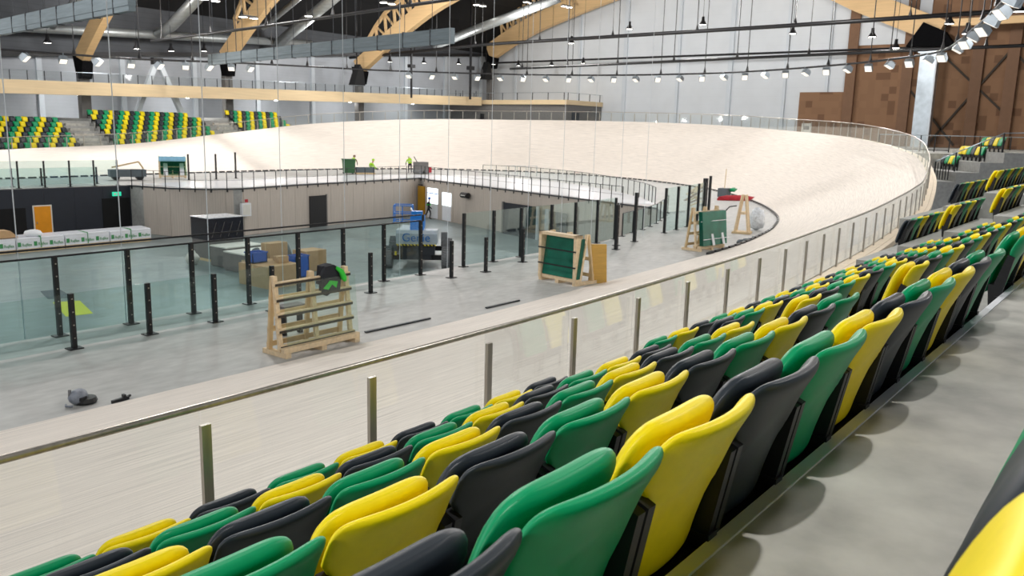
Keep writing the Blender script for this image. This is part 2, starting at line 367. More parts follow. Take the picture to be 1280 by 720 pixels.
for k in range(25):
    y = -12 + 97.2 * k / 24; prof.append((y, H + 10.6 + 14.5 * max(0, math.sin(math.pi * k / 24)) ** .6))
n = len(prof)
mb.add([(-32, y, z) for y, z in prof] + [(103, y, z) for y, z in prof], [(i, i + 1, n + i + 1, n + i) for i in range(n - 1)])
struct('ceiling', mb, 'roof')
# concourse floor outside the track, all round
CONZ = H - .75
poly = [Vector((58, -12, 0)), Vector((101.2, -12, 0)), Vector((101.2, 85, 0)), Vector((46, 85, 0)), Vector((46, 77.5, 0)), Vector((57, 75.5, 0))]
ro = []
for i, p in enumerate(OUT):
    if 53 < p.x and i > 60:
        d = OUT[min(i + 1, len(OUT) - 1)] - OUT[i - 1]; ro.append(Vector((p.x, p.y, 0)) + Vector((d.y, -d.x, 0)).normalized() * .7)
poly += [v for v in reversed(ro) if v.x > 58.5]
tr = tessellate_polygon([[Vector((v.x, v.y, 0)) for v in poly]])
mb = MB(); mb.add([(v.x, v.y, CONZ) for v in poly], tr); struct('floor_concourse', mb, 'riser')
for i, (y, w_) in enumerate([(79.5, .35), (68, .35), (60.5, .5), (52.5, .35), (45.3, .6), (38.2, .35), (33.2, .35)]):
    struct('pilaster', MB().box(101.35, 101.6, y - w_ / 2, y + w_ / 2, 0, H + 20), 'pilaster', wr)
for y in (30.4, 24.4, 17.6, 14.4):
    struct('pilaster', MB().box(100.7, 101.2, y - .55, y + .55, 0, H + 16), 'brownpost', wb)
for (ya, za, yb, zb) in [(21.6, -.5, 14.9, 9), (21.6, 9.5, 14.9, 3.2), (14.1, 8.8, 8, 2), (24, 5.4, 19, -.5)]:
    struct('wall_brace', MB().beam((101.05, ya, H + za), (101.05, yb, H + zb), .22, .2), 'pad', wb)
for x in list(range(20, 101, 8)):
    struct('pilaster', MB().box(x - .25, x + .25, 84.75, 85, 0, H + 8 + (x - 20) * .045), 'pilaster', wf)
struct('eave_beam', MB().beam((-30, 84.4, H + .5), (102, 84.4, H + 11.1), .4, .4), 'black', wf)

# ================================================================== NEAR STAND
RISE, TREAD, RISER5, WALKH = .345, .755, .865, -1.115
def tier_y(i): return RISER5 + (5 - i) * TREAD           # riser behind row i
def tier_z(i): return H + WALKH - (6 - i) * RISE         # step that row i stands on
def terrace(label, x0, x1, lift, front=4.62, walk=True):
    t = bpy.data.objects.new('floor_terrace', None); COL.objects.link(t); t.location = (x0, 1, 0); t['kind'] = 'structure'; t['label'] = label
    wpart('walkway', MB().box(x0, x1, -3.0, tier_y(5), 0, H + WALKH + lift), 'walk' if lift == 0 else 'riser', t)
    for i in range(1, 6):
        wpart('step', MB().box(x0, x1, tier_y(i), front if i == 1 else tier_y(i - 1), 0, tier_z(i) + lift), 'riser', t)
    return t
t1 = terrace('long bare concrete terrace with a wide walkway behind its top row of seats', -28, 16.7, 0, 4.5)
wpart('step_edging', MB().box(-6, 16.7, RISER5 - .03, RISER5 + .014, H + WALKH - .06, H + WALKH + .008), 'white', t1)
terrace('concrete terrace raised one block step above the long front terrace', 16.75, 20.35, .53, 4.6)
terrace('highest concrete terrace block along the straight before the bend stairs', 20.4, 27.2, 1.07, 4.75)
# aisle half-steps in the long terrace
for i in range(1, 5):
    wpart('aisle_step', MB().box(6.15, 6.9, tier_y(i), tier_y(i) + .36, tier_z(i) - .02, tier_z(i) + RISE * .5), 'riser', t1)

# ---- seats
def shell(cl, wfun, t0, bow, nu, nv, mi=0, mb=None, crease=False, pw=8):
    mb = mb or MB(); P = [Vector((0, y, z)) for y, z in cl]; cp = catmull(P, 8); L = len(cp) - 1
    front, back = [], []
    for j in range(nv + 1):
        v = .5 - .5 * math.cos(math.pi * j / nv) if nv > 10 else j / nv; f = v * L; k = min(int(f), L - 1); c = cp[k].lerp(cp[k + 1], f - k); d = (cp[k + 1] - cp[k]).normalized(); nrm = Vector((0, d.z, -d.y)) # forward normal
        for i in range(nu + 1):
            uu = -math.cos(math.pi * i / nu) if nu > 10 else -1 + 2 * i / nu; wd = wfun(v); x = uu * wd
            th = t0 * max(0, (1 - abs(uu) ** pw) * (1 - abs(2 * v - 1) ** (pw + 2))) ** .5
            c2 = c + Vector((x, bow * (x / .23) ** 2, 0))
            extra = 0
            if crease:
                a = .66 - .22 * (uu ** 2) * 1.3; extra = .010 / (1 + math.exp((v - a) * 60)) * max(0, 1 - uu ** 6)
            front.append(c2 + nrm * th); back.append(c2 - nrm * (th - extra))
    n = len(mb.v); W = nu + 1; N = len(front); mb.v += [tuple(p) for p in front + back]
    fs = []
    for j in range(nv):
        for i in range(nu):
            a = j * W + i; fs += [(a, a + 1, a + W + 1, a + W), (N + a, N + a + W, N + a + W + 1, N + a + 1)]
    rim = [i for i in range(nu + 1)] + [j * W + nu for j in range(1, nv + 1)] + [nv * W + i for i in range(nu - 1, -1, -1)] + [j * W for j in range(nv - 1, 0, -1)]
    for q, r in zip(rim, rim[1:] + rim[:1]): fs.append((q, N + q, N + r, r))
    mb.f += [tuple(i + n for i in f) for f in fs]; mb.mi += [mi] * len(fs); return mb
def w_back(v):
    w_ = .212
    if v < .2: w_ = .212 * (.58 + .42 * math.sqrt(max(0, 1 - ((.2 - v) / .2) ** 2)))
    if v > .6: w_ = .212 + .026 * min(1, (v - .6) / .05)
    if v > .85: w_ -= .058 * (1 - math.sqrt(max(0, 1 - ((v - .85) / .15) ** 2)))
    return w_
def w_pan(v):
    w_ = .218
    if v < .2: w_ = .218 * (.75 + .25 * math.sqrt(max(0, 1 - ((.2 - v) / .2) ** 2)))
    if v > .76: w_ -= .10 * (1 - math.sqrt(max(0, 1 - ((v - .76) / .24) ** 2)))
    return w_
BACK = [(.05, .34), (.03, .43), (-.015, .57), (-.068, .71), (-.118, .80)]
PAN = [(.15, .33), (.125, .46), (.07, .64), (.005, .785)]
back_me = {}; pan_me = {}; far_me = {}
bm_ = shell(BACK, w_back, .022, .04, 20, 28, crease=True); pm_ = shell(PAN, w_pan, .038, .015, 18, 24, pw=5)
strut = MB().prism([(.07, .0), (.015, 0), (.014, .36), (-.036, .62), (.01, .64), (.075, .42)], 0, -.017, .017)
strut_me = strut.mesh('side_strut', 'black')
foot_me = MB().box(-.028, .028, .004, .07, .30, .37).mesh('foot_plate', 'black')
rail_me = MB().box(-.25, .25, .02, .06, .27, .32).prism([(.07, .2), (.1, .2), (.12, .40), (.07, .40)], 0, -.205, .205).mesh('under_frame', 'black')
for c in ('yellow', 'green', 'dark'):
    back_me[c] = bm_.mesh('backrest', c, True); pan_me[c] = pm_.mesh('seat_pan', c, True)
    fm = shell(BACK, w_back, .02, .055, 6, 7); shell(PAN, w_pan, .034, .02, 6, 6, mb=fm)
    fm.box(-.24, -.2, .0, .05, 0, .6, 1).box(.2, .24, .0, .05, 0, .6, 1).box(-.2, .2, .03, .09, .2, .38, 1)
    far_me[c] = fm.mesh('grandstand_seat', [c, 'black'], True)
CN = {'yellow': 'yellow', 'green': 'green', 'dark': 'charcoal'}
CYC = ['dark', 'green', 'yellow']
def seat(c, loc, rz, label, group):
    o = thing('stadium_seat', label, 'seat', loc, rz, group)
    link('backrest', back_me[c], o); link('seat_pan', pan_me[c], o)
    for sx in (-1, 1): link('side_strut', strut_me, o, (sx * .226, 0, 0)); 
    link('under_frame', rail_me, o); link('foot_plate', foot_me, o, (.222, .0, 0))
    return o
ROWN = {5: 'back row', 4: 'fourth row', 3: 'middle row', 2: 'second row', 1: 'front row'}
ORD = ['first', 'second', 'third', 'fourth', 'fifth', 'sixth', 'seventh', 'eighth', 'ninth', 'tenth', 'eleventh', 'twelfth', 'thirteenth', 'fourteenth', 'fifteenth', 'sixteenth', 'seventeenth',
       'eighteenth', 'nineteenth', 'twentieth', 'twenty-first', 'twenty-second', 'twenty-third', 'twenty-fourth', 'twenty-fifth', 'twenty-sixth', 'twenty-seventh', 'twenty-eighth']
# right-hand top corner of the first seat seen in each row and its colour index
START = {5: (1.04, 0), 4: (1.23, 1), 3: (1.374, 2), 2: (1.56, 0), 1: (2.177, 2)}
BLK = [(-.6, 6.1, 0, 'nearest block'), (6.92, 16.5, 0, 'long block beyond the aisle'), (17.0, 20.3, .53, 'small raised block'), (21.3, 26.6, 1.07, 'highest straight block')]
for r in range(1, 6):
    xs, ph = START[r]; cen0 = xs - .20
    for b, (xa, xb, lift, bn) in enumerate(BLK):
        ks = [k for k in range(-4, 60) if cen0 + .5 * k - .22 >= xa and cen0 + .5 * k + .22 <= xb and not (b == 0 and cen0 + .5 * k < [0, 1.0, .75, .5, .3, .2][r])]
        for j, k in enumerate(ks):
            c = CYC[(ph + k) % 3]; n_ = ORD[len(ks) - 1 - j] if b == 0 else ORD[j]
            seat(c, (cen0 + .5 * k, tier_y(r) + .004, tier_z(r) + lift), 0, f'{CN[c]} folded seat, {n_} from the aisle, {ROWN[r]} of the {bn}', f'{ROWN[r]} of the {bn}')
# row behind the walkway
for k in range(5):
    x = .84 + .5 * (k - 1); c = CYC[(k + 1) % 3]
    seat(c, (x, .03, H + WALKH - .02), 0, f'{CN[c]} folded seat, {ORD[4 - k]} from its end, row across the walkway behind the back row', 'seats behind the walkway')

# ================================================================== GLASS BARRIER ROUND THE TRACK
bar = thing('track_barrier', 'glass barrier with steel posts and handrail along the outer edge of the track', 'barrier', (0, 4.7, H - 2.72))
PO = resample(OUT, 1.42, 32.81 - 1.42 * 3)
post_me = MB().box(-.034, .034, -.016, .016, -.1, .82).mesh('post', 'steel')
pane_cache = {}
cnt = 0
for i, (p, d) in enumerate(PO):
    if p.x < -4 and p.y < 20: continue
    if p.x < 8 and p.y > 40: continue
    a = math.atan2(d.y, d.x); o = Vector((d.y, -d.x, 0)).normalized()
    q = p - Vector(bar.location)
    link('post', post_me, bar, q + o * .05, (0, 0, a))
    if i + 1 < len(PO):
        p2 = PO[i + 1][0]; d2 = p2 - p; n = Vector((d2.y, -d2.x, 0)).normalized() * .007; g = d2.normalized() * .006
        a0 = p + g - Vector(bar.location); b0 = p2 - g - Vector(bar.location); lo, hi = Vector((0, 0, -.02)), Vector((0, 0, .90))
        m_ = MB(); m_.add([a0 - n + lo, b0 - n + lo, b0 - n + hi, a0 - n + hi, a0 + n + lo, b0 + n + lo, b0 + n + hi, a0 + n + hi],
                          [(0, 1, 2, 3), (7, 6, 5, 4), (3, 2, 6, 7), (0, 4, 5, 1), (1, 5, 6, 2), (0, 3, 7, 4)])
        part('glass_pane', m_, 'glass', bar)
wpart('handrail', MB().tube([p + Vector((0, 0, .925)) for p in OUT], .025, 8), 'steel', bar, True)

# ================================================================== INFIELD SCREENS AND RAILS
def vbox(w_, d, h): return MB().box(-w_ / 2, w_ / 2, -d / 2, d / 2, 0, h)
plate_me = MB().box(-.13, .13, -.11, .11, 0, .02).mesh('base_plate', 'black')
def post_mesh(h, w_=.085):
    m = vbox(w_, w_, h)
    for k in range(int(h / .25)):      # bolts on the two faces
        z = .2 + k * .25
        if z < h - .05: m.box(-.012, .012, -w_ / 2 - .008, w_ / 2 + .008, z, z + .022, 1)
    return m.mesh('post', ['black', 'steel'])
def pane_between(root, a, b, z0, z1, mat='glassgreen', th=.008, gap=.05):
    a, b = Vector((a[0], a[1], 0)), Vector((b[0], b[1], 0)); d = (b - a); L = d.length
    m = MB().box(gap, L - gap, -th / 2, th / 2, z0, z1).mesh('glass_pane', mat)
    return link('glass_pane', m, root, a - Vector((root.location.x, root.location.y, 0)), (0, 0, math.atan2(d.y, d.x)))
def screen(label, pts, h, group=None, w_=.085, glass=True, mat='glassgreen', name='glass_screen', plates=True, rails=(), first_h=None, off=0.0):
    t = thing(name, label, 'glass screen' if glass else 'railing', (pts[0][0], pts[0][1], 0), 0, group)
    pm = post_mesh(h, w_) if w_ > .05 else vbox(w_, w_, h).mesh('post', 'black')
    for i, p in enumerate(pts):
        d = Vector(pts[min(i + 1, len(pts) - 1)]) - Vector(pts[max(i - 1, 0)]); a = math.atan2(d.y, d.x)
        o = link('post', pm, t, (p[0] - pts[0][0], p[1] - pts[0][1], 0), (0, 0, a))
        if plates: link('base_plate', plate_me, o)
        if glass and i + 1 < len(pts): pane_between(t, p, pts[i + 1], .04, h, mat, gap=w_ * .5)
    for z, r in rails:
        wpart('rail', MB().tube([(p[0], p[1] + off, z) for p in pts], r, 6), 'black', t)
    return t
near_posts = [(7.22 + 1.46 * k, 17.0) for k in range(-9, 8)]
t = screen('tall glass screen on black posts along the straight edge of the sunken pit', near_posts, 1.6, rails=((1.6, .022), (1.77, .022)))
wpart('rail_stub', MB().box(17.5, 17.56, 16.98, 17.02, 1.58, 1.77), 'black', t)
right_posts = [(19.46, 17.1), (20.95, 17.12), (22.45, 17.15), (24.3, 17.2), (25.9, 17.25), (27.5, 17.3), (29.1, 17.45)]
screen('glass screen on black posts without a rail, past the end of the railed screen', right_posts, 1.68)
bare = [((14.57, 16.0), 1.06), ((17.74, 16.05), 1.08), ((19.23, 16.0), 1.06), ((21.6, 16.4), 1.1)]
screen('low glass screen on short black posts, one walkway in front of the tall screen', [(6.97 + 1.515 * k, 15.85 + .04 * k) for k in range(-8, 4)], 1.06)
for k, ((x, y), h) in enumerate(bare):
    o = thing('steel_post', f'short bare black post, {ORD[k]} along from the end of the low glass screen', 'post', (x, y, 0), 0, 'short bare posts'); link('post', post_mesh(h), o); link('base_plate', plate_me, o)
for k, ((x, y), h) in enumerate([((26.52, 15.82), 1.66), ((27.5, 16.4), 1.35), ((29.05, 16.5), 1.95), ((39.4, 18.4), 2.1), ((40.2, 18.9), 2.05), ((40.9, 18.9), 2.15)]):
    o = thing('steel_post', f'tall bare black post without glass, {ORD[k]} along from the green glass crate', 'post', (x, y, 0), 0, 'tall bare posts'); link('post', post_mesh(h, .11), o); link('base_plate', plate_me, o)
screen('high glass screen on grey posts where the concrete narrows toward the bend', [(32.67, 17.1), (34.2, 17.3), (35.7, 17.5), (37.2, 17.75), (38.6, 18.1)], 1.95, w_=.1)
curve = [(p.x, p.y) for p, _ in resample([Vector((*q, 0)) for q in [(30.2, 17.75), (33.6, 18.5), (36, 19.25), (38.5, 20.25), (41.4, 21.5), (43.5, 23.1)]], 1.45)]
screen('low glass balustrade with thin black posts round the curved pit corner', curve, .95, w_=.045, rails=((.96, .018),))
screen('tall glass screen on black posts above the navy pit wall', [(27.6 - 1.5 * k, 54.3 + (.6 + 1.5 * k) * .037 + .38) for k in range(0, 9)], 1.65)
screen('short glass screen on black posts behind the navy wall screen', [(27.1 - 1.75 * k, 56.5) for k in range(0, 8)], 1.12)
rim2 = RIM_RIGHT[1:] + RIM_FAR[1:]
P2 = [(p.x, p.y) for p, _ in resample([Vector((*q, 0)) for q in rim2], 1.02, .4)]
rl = thing('pit_railing', 'thin black post railing round the timber clad edge of the pit', 'railing', (P2[0][0], P2[0][1], 0))
pm = vbox(.04, .04, 1.05).box(-.05, .05, -.05, .05, -.22, .0).mesh('post', 'black')
for x, y in P2: link('post', pm, rl, (x - P2[0][0], y - P2[0][1], 0))
for z in (1.05, .55):
    wpart('rail', MB().tube([(x, y, z) for x, y in P2], .018 if z > 1 else .008, 6), 'cable', rl)
SEC = [(45.6, 24.6), (49.2, 27.6), (54, 33.2), (58, 40), (59.6, 46.6), (57.4, 52), (51, 55.8), (42, 56.4), (34.5, 55.6), (30, 55.3)]
SECc = [(p.x, p.y) for p in catmull([(*q, 0) for q in SEC], 8)]
P3 = [(p.x, p.y) for p, _ in resample([Vector((*q, 0)) for q in SECc], 1.3) if p.y < 50.5]
screen('outer black post railing with clear panes beside the white floor sheet', P3, 1.02, w_=.04, mat='glass', name='outer_balustrade', plates=False, rails=((1.03, .018),))
inner = [Vector((x, y, 0)) for x, y in [(44.4, 25.6), (45.8, 30.6), (47.5, 36.5), (49.5, 43.3), (51, 48.2), (52, 50.9), (43, 49.9), (38, 49.4), (34.9, 48.95), (32.6, 48.6), (30.9, 49.1), (29.6, 51), (29, 54.6)]]
outerw = [Vector((x * .995, y * .995, 0)) for x, y in SECc]
poly = inner + outerw[::-1]
tr = tessellate_polygon([poly]); mb = MB(); mb.add([(v.x, v.y, .025) for v in poly], tr); mb.add([(v.x, v.y, .003) for v in poly], tr)
single('floor_covering', mb, 'sheet', 'glossy white sheet covering the concrete between pit railing and outer railing', 'floor covering')

# ---- pit wall doors, dark panels for unlit openings, and fittings
def wall_item(name, p, q, z0, z1, mat, out=.06, deep=.02, parent=None):
    """flat box on the pit wall between plan points p and q"""
    p, q = Vector((*p, 0)), Vector((*q, 0)); d = q - p; n = Vector((-d.y, d.x, 0)).normalized()
    mb = MB(); a = p - n * -.0
    vs = []
    for z in (z0, z1):
        for (b, o_) in ((p, -deep), (q, -deep), (q, out), (p, out)): vs.append(b + n * o_ + Vector((0, 0, z)))
    mb.add(vs, [(0, 3, 2, 1), (4, 5, 6, 7), (0, 1, 5, 4), (1, 2, 6, 5), (2, 3, 7, 6), (3, 0, 4, 7)])
    o = link(name, mb.mesh(name, mat), parent)
    if parent is None: o['kind'] = 'structure'
    return o
def on(pts, t):
    P = [Vector((*p, 0)) for p in pts]; L = sum((b - a).length for a, b in zip(P[:-1], P[1:])); return resample(P, 1e9, t)[0][0].xy
nav = lambda x: (x, 54.3 + (28.2 - x) * .03659)
d1 = wall_item('door_1', nav(23.2), nav(22.1), PITZ, PITZ + 2.12, 'whitetop', .07)
wall_item('door_leaf', nav(23.12), nav(22.18), PITZ + .02, PITZ + 2.05, 'orange', .1, parent=d1)
wall_item('door_handle', nav(22.30), nav(22.26), PITZ + 1.0, PITZ + 1.12, 'steel', .14, parent=d1)
wall_item('dark_opening_2', nav(21.7), nav(18.5), PITZ, PITZ + 2.0, 'roof', .06)  # flat black panel; the shade inside an opening is its colour
wall_item('dark_opening_3', nav(28.1), nav(26.3), PITZ, PITZ + 2.35, 'roof', .06)  # opening under the exit sign, its darkness coloured onto a panel
es = single('exit_sign', MB().box(-.28, .28, -.05, .05, 0, .26), 'exitglow', 'glowing green exit sign above the dark opening in the navy wall', 'sign', (27.2, 54.15, PITZ + 2.5))
part('pictogram', MB().box(-.2, -.06, -.06, -.05, .06, .2).box(.02, .14, -.06, -.05, .08, .18), 'whitetop', es)
d4 = wall_item('door_4', (40.4, 49.24), (38.75, 49.08), PITZ, PITZ + 2.3, 'black', .1)
wall_item('door_frame', (40.5, 49.25), (40.4, 49.24), PITZ, PITZ + 2.36, 'greyboard', .12, parent=d4)
R_ = lambda y: (43.95 + (y - 25.6) * .2677, y)
d5 = wall_item('dark_opening_5', R_(33.9), R_(37.6), PITZ, PITZ + 2.25, 'navy', .07)  # dark panel colours in the unlit interior of a framed opening
wall_item('door_frame', R_(33.7), R_(33.9), PITZ, PITZ + 2.3, 'pilaster', .12, parent=d5)
wall_item('door_frame', R_(37.6), R_(37.75), PITZ, PITZ + 2.3, 'greyboard', .12, parent=d5)
d6 = wall_item('dark_opening_6', R_(30.9), R_(32.6), PITZ, PITZ + 2.1, 'greyboard', .07)  # grey panel whose colour stands for the dim inside of the next opening
wall_item('door_frame', R_(32.6), R_(33.0), PITZ, PITZ + 2.2, 'pilaster', .1, parent=d6)
RR = lambda y: (49.1 + (y - 43.3) * .294, y)
win = wall_item('window_1', RR(44.6), RR(48.9), PITZ, PITZ + 2.6, 'cladding', .05)
wall_item('pane', RR(46.9), RR(48.5), PITZ + 1.25, PITZ + 2.5, 'daylight', .08, parent=win)
wall_item('pane', RR(44.9), RR(46.2), PITZ + 1.25, PITZ + 2.3, 'daylight', .08, parent=win)
wall_item('lower_panel', RR(46.9), RR(48.5), PITZ + .05, PITZ + 1.2, 'sheet', .08, parent=win)
wall_item('lower_panel', RR(44.9), RR(46.2), PITZ + .05, PITZ + 1.2, 'sheet', .08, parent=win)
wall_item('glazing_bar', RR(46.9), RR(48.5), PITZ + 2.05, PITZ + 2.12, 'blue', .1, parent=win)
d7 = wall_item('door_7', RR(49.0), RR(50.0), PITZ, PITZ + 2.55, 'ochre', .12)
wall_item('door_closer', RR(49.4), RR(49.9), PITZ + 2.6, PITZ + 2.68, 'black', .14, parent=d7)
sg = single('wall_sign', MB().tube([(0, -.45, 0), (0, .45, 0)], .22, 12), 'black', 'small black rounded sign on the timber pit wall right of the bright doorway', 'sign', (48.55, 42.6, PITZ + 2.35), math.atan2(.294, 1) * -1)
part('lettering', MB().box(-.23, -.22, -.3, .3, -.03, .03), 'whitetop', sg)
eb = single('electrical_box', MB().box(-.35, .35, -.12, .12, 0, .85), 'white', 'white electrical cabinet on the timber wall above the wrapped pallet', 'cabinet', (32.6, 47.85, PITZ + 1.35))
part('warning_sign', MB().box(-.12, .12, -.13, -.12, .92, 1.12), 'red', eb)
part('panel_door', MB().box(-.28, .28, -.135, -.12, .08, .77), 'whitetop', eb)

# ---- wrapped panel packs in the pit
txt = text_mesh('Rujflex', .30, 'printgreen', 'lettering')
for k in range(4):
    x1 = 27.0 - 2.62 * k; L = 2.55
    t = thing('panel_pack', ['white film wrapped panel pack with loose blue film at its end', 'white film wrapped panel pack with a bag lying on top of the next one', 'white wrapped panel pack lying second from the cardboard on top', 'white wrapped panel pack with a cardboard sheet lying on top'][k], 'panel pack', (x1 - L, 49.75, PITZ))
    part('pack_body', MB().box(0, L, 0, 1.25, .2, .78 + .03 * (k % 2)), 'white', t)
    part('film_fold', MB().prism([(-.012, .62), (.1, .80), (1.2, .86), (1.26, .6)], 0, -.01, L + .01), 'sheet', t)
    for j in range(3):
        o = link('lettering', txt, t, (j * .85 + .27, -.012, .34), (math.pi / 2, 0, 0), (.62, .8, .8)); part('logo', MB().box(j * .85 + .05, j * .85 + .22, -.015, -.002, .33, .57), 'printgreen', t)
        part('pallet_block', MB().box(j * .85 + .05, j * .85 + .3, .02, 1.2, .05, .13), 'cable', t)
    part('pallet_board', MB().box(0, L, 0, 1.2, 0, .05), 'oldpine', t); part('pallet_board', MB().box(0, L, 0, 1.2, .13, .2), 'oldpine', t)
    part('strap', MB().box(L * .5 - .02, L * .5 + .02, -.02, 1.27, .2, .86), 'printgreen', t)
single('plastic_bag', MB().blob((0, 0, .18), (.5, .35, .22), 12, 7, .12), 'white', 'crumpled white plastic bag lying on the wrapped panel packs', 'bag', (20.3, 50.2, PITZ + .8), smooth=True)
single('cardboard_sheet', MB().prism([(-1, 0), (1, 0), (.6, .38), (-1, .5)], 1, -.4, .4), 'card', 'folded cardboard sheet lying on the end of the panel packs', 'cardboard', (18.4, 50.3, PITZ + .86))
# ---- wrapped pallet, flight cases, boxes
t = thing('wrapped_pallet', 'tall square pallet load wrapped in shiny black film', 'pallet', (26.1, 41.0, PITZ))
part('upper_load', MB().box(-1.08, 1.08, -.85, .85, 1.15, 2.32), 'foil', t); part('film_top', MB().box(-1.1, 1.1, -.87, .87, 2.32, 2.36), 'bagfilm', t)
part('lower_load', MB().box(-1.05, 1.05, -.83, .83, .14, 1.15), 'greyboard', t); part('pallet_board', MB().box(-1.05, 1.05, -.83, .83, 0, .14), 'oldpine', t)
for k in range(4): part('film_crease', MB().beam((-.9 + k * .5, -.86, 1.3), (-.6 + k * .5, -.86, 2.1), .02, .02), 'greyboard', t)
def case(name, label, loc, rz, lx, ly, h, body, top, cat):
    t = thing(name, label, cat, loc, rz); part('body', MB().box(0, lx, 0, ly, .04, h - .06), body, t); part('lid', MB().box(-.03, lx + .03, -.03, ly + .03, h - .06, h), top, t)
    for a in (.06, lx - .14):
        for b in (.05, ly - .13): part('foot', MB().box(a, a + .08, b, b + .08, 0, .05), 'black', t)
    return t
case('storage_case', 'long grey case with a pale board lid beside the black wrapped pallet', (24.4, 37.6, PITZ), 0, 2.2, 1.45, 1.1, 'greyboard', 'whitetop', 'case')
case('storage_case', 'lower grey case with a pale board lid standing nearer the cardboard boxes', (24.1, 35.3, PITZ), 0, 2.2, 2.05, 1.0, 'greyboard', 'whitetop', 'case')
single('fabric_heap', MB().blob((0, 0, .35), (.35, .35, .4), 9, 6, .2), 'whitetop', 'small heap of pale cloth on the floor by the wrapped pallet', 'cloth', (23.9, 40.0, PITZ), smooth=True)
single('chipboard_offcut', MB().prism([(-.28, 0), (.28, 0), (.22, .85), (-.28, .85)], 1, -.02, .02), 'fascia', 'pale chipboard offcut leaning against the grey case', 'board', (23.8, 34.95, PITZ), -.2)
def carton(label, loc, rz, lx, ly, h, tape=True):
    t = thing('cardboard_box', label, 'box', loc, rz); part('carton', MB().box(-lx / 2, lx / 2, -ly / 2, ly / 2, 0, h), 'card', t)
    part('tape_strip', MB().box(-lx / 2 - .003, lx / 2 + .003, -.035, .035, h * .72, h + .004), 'oldpine', t)
    part('flap', MB().box(-lx / 2, lx / 2, -ly / 2 - .004, -.002, h, h + .012), 'card', t); return t
carton('big cardboard box with a flat top carrying blue crate and cartons', (23.45, 32.7, PITZ), 0, 1.8, 2.2, 1.0)
carton('tall cardboard carton standing behind the big cardboard box', (25.0, 34.4, PITZ), 0, 1.05, .7, 1.65)
carton('small opened carton with a white label on the big box', (23.9, 32.35, PITZ + 1.02), -.1, .5, .4, .3)
carton('low cardboard carton resting on the edge of the big box', (24.15, 33.0, PITZ + 1.02), 0, .35, .3, .2)
carton('second cardboard box standing on the floor behind the blue bin', (27.3, 34.6, PITZ), 0, 1.3, 1.1, 1.05)
for (x, y, z, lab) in ((23.1, 33.2, PITZ + 1.02, 'blue plastic crate on the end of the big cardboard box'), (25.6, 33.3, PITZ, 'blue plastic crate on the floor behind the big cardboard box')):
    t = thing('plastic_crate', lab, 'crate', (x, y, z), 0); hh = .5 if z > PITZ else 1.1
    part('crate_shell', MB().box(-.4, .4, -.3, .3, 0, .05).box(-.4, .4, -.3, -.26, 0, hh).box(-.4, .4, .26, .3, 0, hh).box(-.4, -.36, -.3, .3, 0, hh).box(.36, .4, -.3, .3, 0, hh), 'blue', t)
    for sy in (-1, 1): part('rim', MB().box(-.43, .43, sy * .31 - .02, sy * .31 + .02, hh - .06, hh), 'blue', t)
single('rubbish_bag', MB().blob((0, 0, .75), (.45, .4, .75), 12, 8, .08), 'mat', 'dark filled rubbish bag between the blue crate and tall carton', 'bag', (23.9, 34.35, PITZ), smooth=True)
single('rubbish_bag', MB().blob((0, 0, .7), (.5, .4, .7), 12, 8, .08), 'mat', 'dark bundle standing behind the second cardboard box', 'bag', (26.6, 35.9, PITZ), smooth=True)
for nm, mt, lab, pts in (('tape_square', 'tape', 'bright yellow taped square on the pit floor', [(14.8, 35.3), (15.7, 34.9), (14.95, 32.2), (14.0, 32.35)]), ('floor_mat', 'mat', 'dark grey mat on the pit floor behind the yellow square', [(15.46, 38.0), (16.2, 37.8), (15.8, 35.75), (14.95, 36.1)])):
    single(nm, MB().prism(pts, 2, PITZ + .003, PITZ + .012), mt, lab, 'floor marking')

# ---- boom lift
lift = thing('boom_lift', 'grey and blue boom lift with big rubber tyres parked in the pit', 'boom lift', (32.9, 32.2, PITZ), math.radians(41))
tyre = MB().lathe([(.28, -.24), (.5, -.25), (.56, -.18), (.56, .18), (.5, .25), (.28, .24), (.28, -.24)], 24)
for k in range(24):
    a = 2 * math.pi * k / 24; 
    for sd in (-1, 1): tyre.beam((.57 * math.cos(a), .57 * math.sin(a), .22 * sd), (.57 * math.cos(a + .16), .57 * math.sin(a + .16), .01 * sd), .07, .05, up=(math.cos(a), math.sin(a), 0))
tyre_me = tyre.mesh('wheel', 'rubber'); hub_me = MB().lathe([(0, -.2), (.28, -.2), (.28, .2), (0, .2)], 14).mesh('hub', 'greyboard')
for x in (-1.5, 2.0):
    for y in (-1.55, 1.55):
        o = link('wheel', tyre_me, lift, (x, y, .58), (math.pi / 2, 0, 0)); link('hub', hub_me, o)
part('axle', MB().box(-1.62, -1.38, -1.3, 1.3, .45, .72), 'black', lift); part('axle', MB().box(1.88, 2.12, -1.3, 1.3, .45, .72), 'black', lift)
part('chassis', MB().box(-1.9, 2.3, -.75, .75, .5, 1.0).box(-1.95, -1.4, -.95, .95, .75, 1.22), 'cable', lift)
part('turntable', MB().box(-1.6, 1.4, -.9, .9, 1.05, 1.35), 'black', lift)
cw = part('counterweight', MB().prism([(-2.05, 1.34), (-.9, 1.34), (-.9, 2.05), (-1.95, 2.08), (-2.1, 1.9)], 1, -1.08, 1.08), 'lift_grey', lift)
lm = text_mesh('Genie', .62, 'printblue', 'lettering'); link('lettering', lm, cw, (-2.125, .78, 1.50), (math.pi / 2, 0, -math.pi / 2))
hz = MB()
for k in range(12): hz.prism([(-1.05 + k * .18, 1.27), (-.97 + k * .18, 1.27), (-.91 + k * .18, 1.35), (-.99 + k * .18, 1.35)], 0, -2.12, -2.06)
part('hazard_stripe', hz, 'hazard', cw)
part('hood', MB().prism([(-1.9, 2.08), (-.2, 2.08), (-.4, 2.75), (-1.75, 2.85)], 1, -.36, .36), 'lift_blue', lift)
